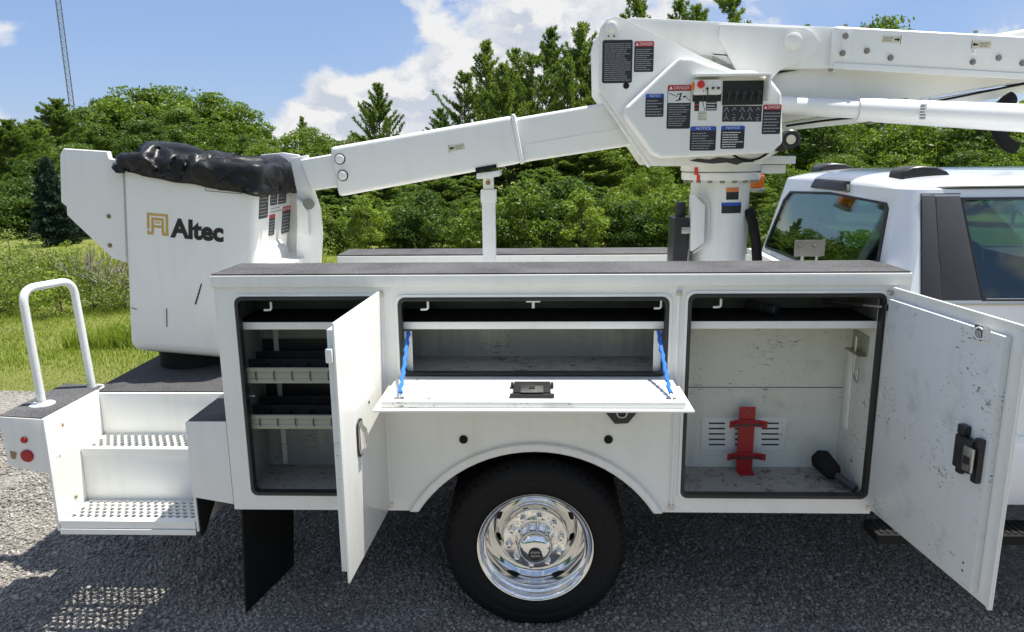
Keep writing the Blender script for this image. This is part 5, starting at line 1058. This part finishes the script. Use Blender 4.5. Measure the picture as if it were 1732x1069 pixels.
for px, py, D, ws, v in ((1077, -6, 50, .8, 0), (1150, 0, 52, .7, 1), (1178, 12, 50, .7, 0), (1236, -6, 51, .75, 2), (1110, 60, 48, .8, 1), (1290, 60, 50, .8, 0)):
    put('p', PINES[v], px, py, D, ws, 'pine_tree', LD, 'tree', GD)
put('d', DEC[0], 1380, 36, 55, .8, 'broadleaf_tree', 'tree whose topmost sprigs peep over the lower boom sleeve', 'tree'); put('d', DEC[1], 1490, 30, 54, .7, 'broadleaf_tree', 'tree whose topmost leaves show above the arrow decals on the boom', 'tree')
# low evergreen and shrub belt behind the truck bed
LE = 'dark evergreen shrub in the belt seen over the white side bin'; GE = 'evergreen belt behind the truck bed'
for px, py, D, ws in ((540, 262, 27, 1.9), (590, 255, 26, 2.0), (640, 250, 28, 2.0), (690, 245, 26, 2.0), (740, 240, 27, 2.0), (790, 240, 28, 1.9), (860, 235, 27, 1.9), (930, 240, 28, 1.9), (990, 245, 27, 1.9), (570, 300, 21, 2.2), (630, 310, 21, 2.2), (690, 300, 22, 2.2), (750, 305, 21, 2.2), (800, 300, 21, 2.0), (960, 300, 22, 2.0)):
    put('p', DARKP[0], px, py, D, ws, 'evergreen_shrub', LE, 'shrub', GE)
GH = 'low hedge behind the truck bed'
for i, px in enumerate(range(535, 1350, 30)):
    D = (16.8, 19.2, 18.0)[i % 3]+random.uniform(-.3, .3); py = random.uniform(300, 372)
    if i % 3 == 1: put('p', DARKP[0], px+random.uniform(-8, 8), py-15, D, random.uniform(1.6, 2.2), 'hedge_shrub', 'low feathery pine shrub in the hedge behind the truck bed', 'shrub', GH+', pines')
    else: put('b', BUSH[(1, 1, 2, 0)[i % 4]], px+random.uniform(-8, 8), py, D, random.uniform(.8, 1.3), 'hedge_shrub', ('bright yellow green leafy shrub in the hedge behind the truck bed', 'mid green leafy shrub in the hedge behind the truck bed', 'dark green leafy shrub in the hedge behind the truck bed')[(1, 1, 2, 0)[i % 4]], 'shrub', GH+', '+('bright', 'mid', 'dark')[(1, 1, 2, 0)[i % 4]])
LI = 'dark undergrowth shrub at the foot of the far trees by the lawn'; GI = 'undergrowth under the far trees'
for px in range(-30, 240, 22): put('b', BUSH[2], px+random.uniform(-8, 8), random.uniform(235, 325), random.uniform(20.8, 24), random.uniform(.8, 1.25), 'undergrowth_shrub', LI, 'shrub', GI)
LF = 'broad leafy tree in the green wall beside the pedestal and cab'; GF = 'green wall behind pedestal and cab'
for i, (px, py, D) in enumerate(((1030, 215, 30), (1080, 205, 28), (1130, 225, 31), (1180, 220, 29), (1240, 215, 30), (1300, 205, 29), (1345, 195, 31), (1395, 190, 28), (1440, 200, 30), (1545, 200, 29), (1590, 190, 31), (1640, 180, 28), (1690, 170, 30), (1740, 165, 29), (1100, 280, 24), (1200, 270, 24), (1320, 265, 23), (1420, 262, 24), (1530, 258, 23), (1640, 250, 24), (1730, 245, 23), (1490, 235, 30), (1790, 160, 30))):
    put('d', DEC[(0, 1, 0, 2)[i % 4]], px, py, D, 1.15, 'broadleaf_tree', ('dark ' if i % 4 == 3 else 'mid green ')+LF, 'tree', GF+(', dark' if i % 4 == 3 else ', mid green'))
put('b', BUSH[0], 912, 308, 20, .85, 'leafy_bush', 'bright yellow green bush between the boom rest post and the dead twigs', 'bush'); put('b', BUSH[0], 850, 395, 17, 1.1, 'leafy_bush', 'low bright bush at the foot of the boom rest post', 'bush')
put('b', BUSH[1], 1060, 330, 20, 1.1, 'leafy_bush', 'green bush between the dead twigs and the black motor box', 'bush'); put('b', BUSH[0], 1120, 350, 19, 1.0, 'leafy_bush', 'light bush right behind the black motor box', 'bush')
put('b', BUSH[1], 560, 390, 17, 1.3, 'leafy_bush', 'low green bush beside the bucket bracket', 'bush'); put('b', BUSH[1], 690, 385, 20, 1.5, 'leafy_bush', 'wide low bush behind the far side bin', 'bush')
def twigs(px, py, D, h, label):
    Y = D+CAM.y; x = S(px, py, Y)[0]; o = empty('dead_branches', label, 'dead shrub', (x, Y, 0)); mb = MB()
    def grow(p, d, L, r, k):
        q = p+d*L; mid = p+d*L*.5+Vector((random.gauss(0, .05), random.gauss(0, .05), 0))*L; mb.tube([p, mid, q], [r, r*.8, r*.55], 4, False)
        if k:
            for _ in range(3): grow(p.lerp(q, random.uniform(.4, 1)), (d+Vector((random.gauss(0, .45), random.gauss(0, .45), random.gauss(.1, .25)))).normalized(), L*random.uniform(.5, .8), r*.55, k-1)
    for _ in range(7): grow(Vector((x+random.gauss(0, .15), Y+random.gauss(0, .15), 0)), Vector((random.gauss(0, .35), random.gauss(0, .3), 1)).normalized(), h*.45, .018, 3)
    child(mb, 'branches', 'dead_wood', o)
twigs(985, 420, 21, 1.5, 'bare grey dead branches standing among the shrubs behind the bed'); twigs(150, 440, 11.2, 1.0, 'bare pale twigs sticking out of the roadside brush'); twigs(205, 440, 10.9, .9, 'bare twigs beside the bucket plate, leaning over the footpath')
LG = 'scrubby yellow green brush plant in the strip before the footpath'; GG = 'brush strip behind the rear of the truck'
for i, (px, py, D) in enumerate(((-30, 418, 11.5), (10, 432, 11.0), (48, 425, 12.0), (85, 428, 11.4), (120, 425, 12.2), (160, 438, 11.6), (200, 442, 12.0), (30, 452, 10.4), (95, 460, 10.2), (150, 462, 10.5), (205, 462, 10.6), (-10, 462, 10.1), (235, 440, 12.2), (10, 396, 15.5), (110, 402, 15.8), (150, 410, 16.2), (60, 420, 15.2))):
    put('w', WEED[i % 3 == 2], px, py+random.uniform(-10, 12), D, 1.05, 'brush_plant', 'narrow bright green leafy weed in the strip before the footpath' if i % 3 == 2 else LG, 'shrub', GG+(', weeds' if i % 3 == 2 else ''))

# ------------------------------------------------------------------ unseen trees beyond the tail for reflections; row behind camera added against low sky
LJ = 'unseen broadleaf tree round the yard'; GJ = 'trees round the yard'
for k in range(16): plant('d', 'broadleaf_tree', DEC[k % 3], -34+k*4.6+random.uniform(-1, 1), -30+random.uniform(-2, 2), random.uniform(5.5, 8), 1.3, LJ, 'tree', GJ)  # added out of view to block low blue sky
for k in range(9): plant('d', 'broadleaf_tree', DEC[(k+1) % 3], -38+random.uniform(-2, 2), -24+k*5.2, random.uniform(5.5, 8), 1.3, LJ, 'tree', GJ)
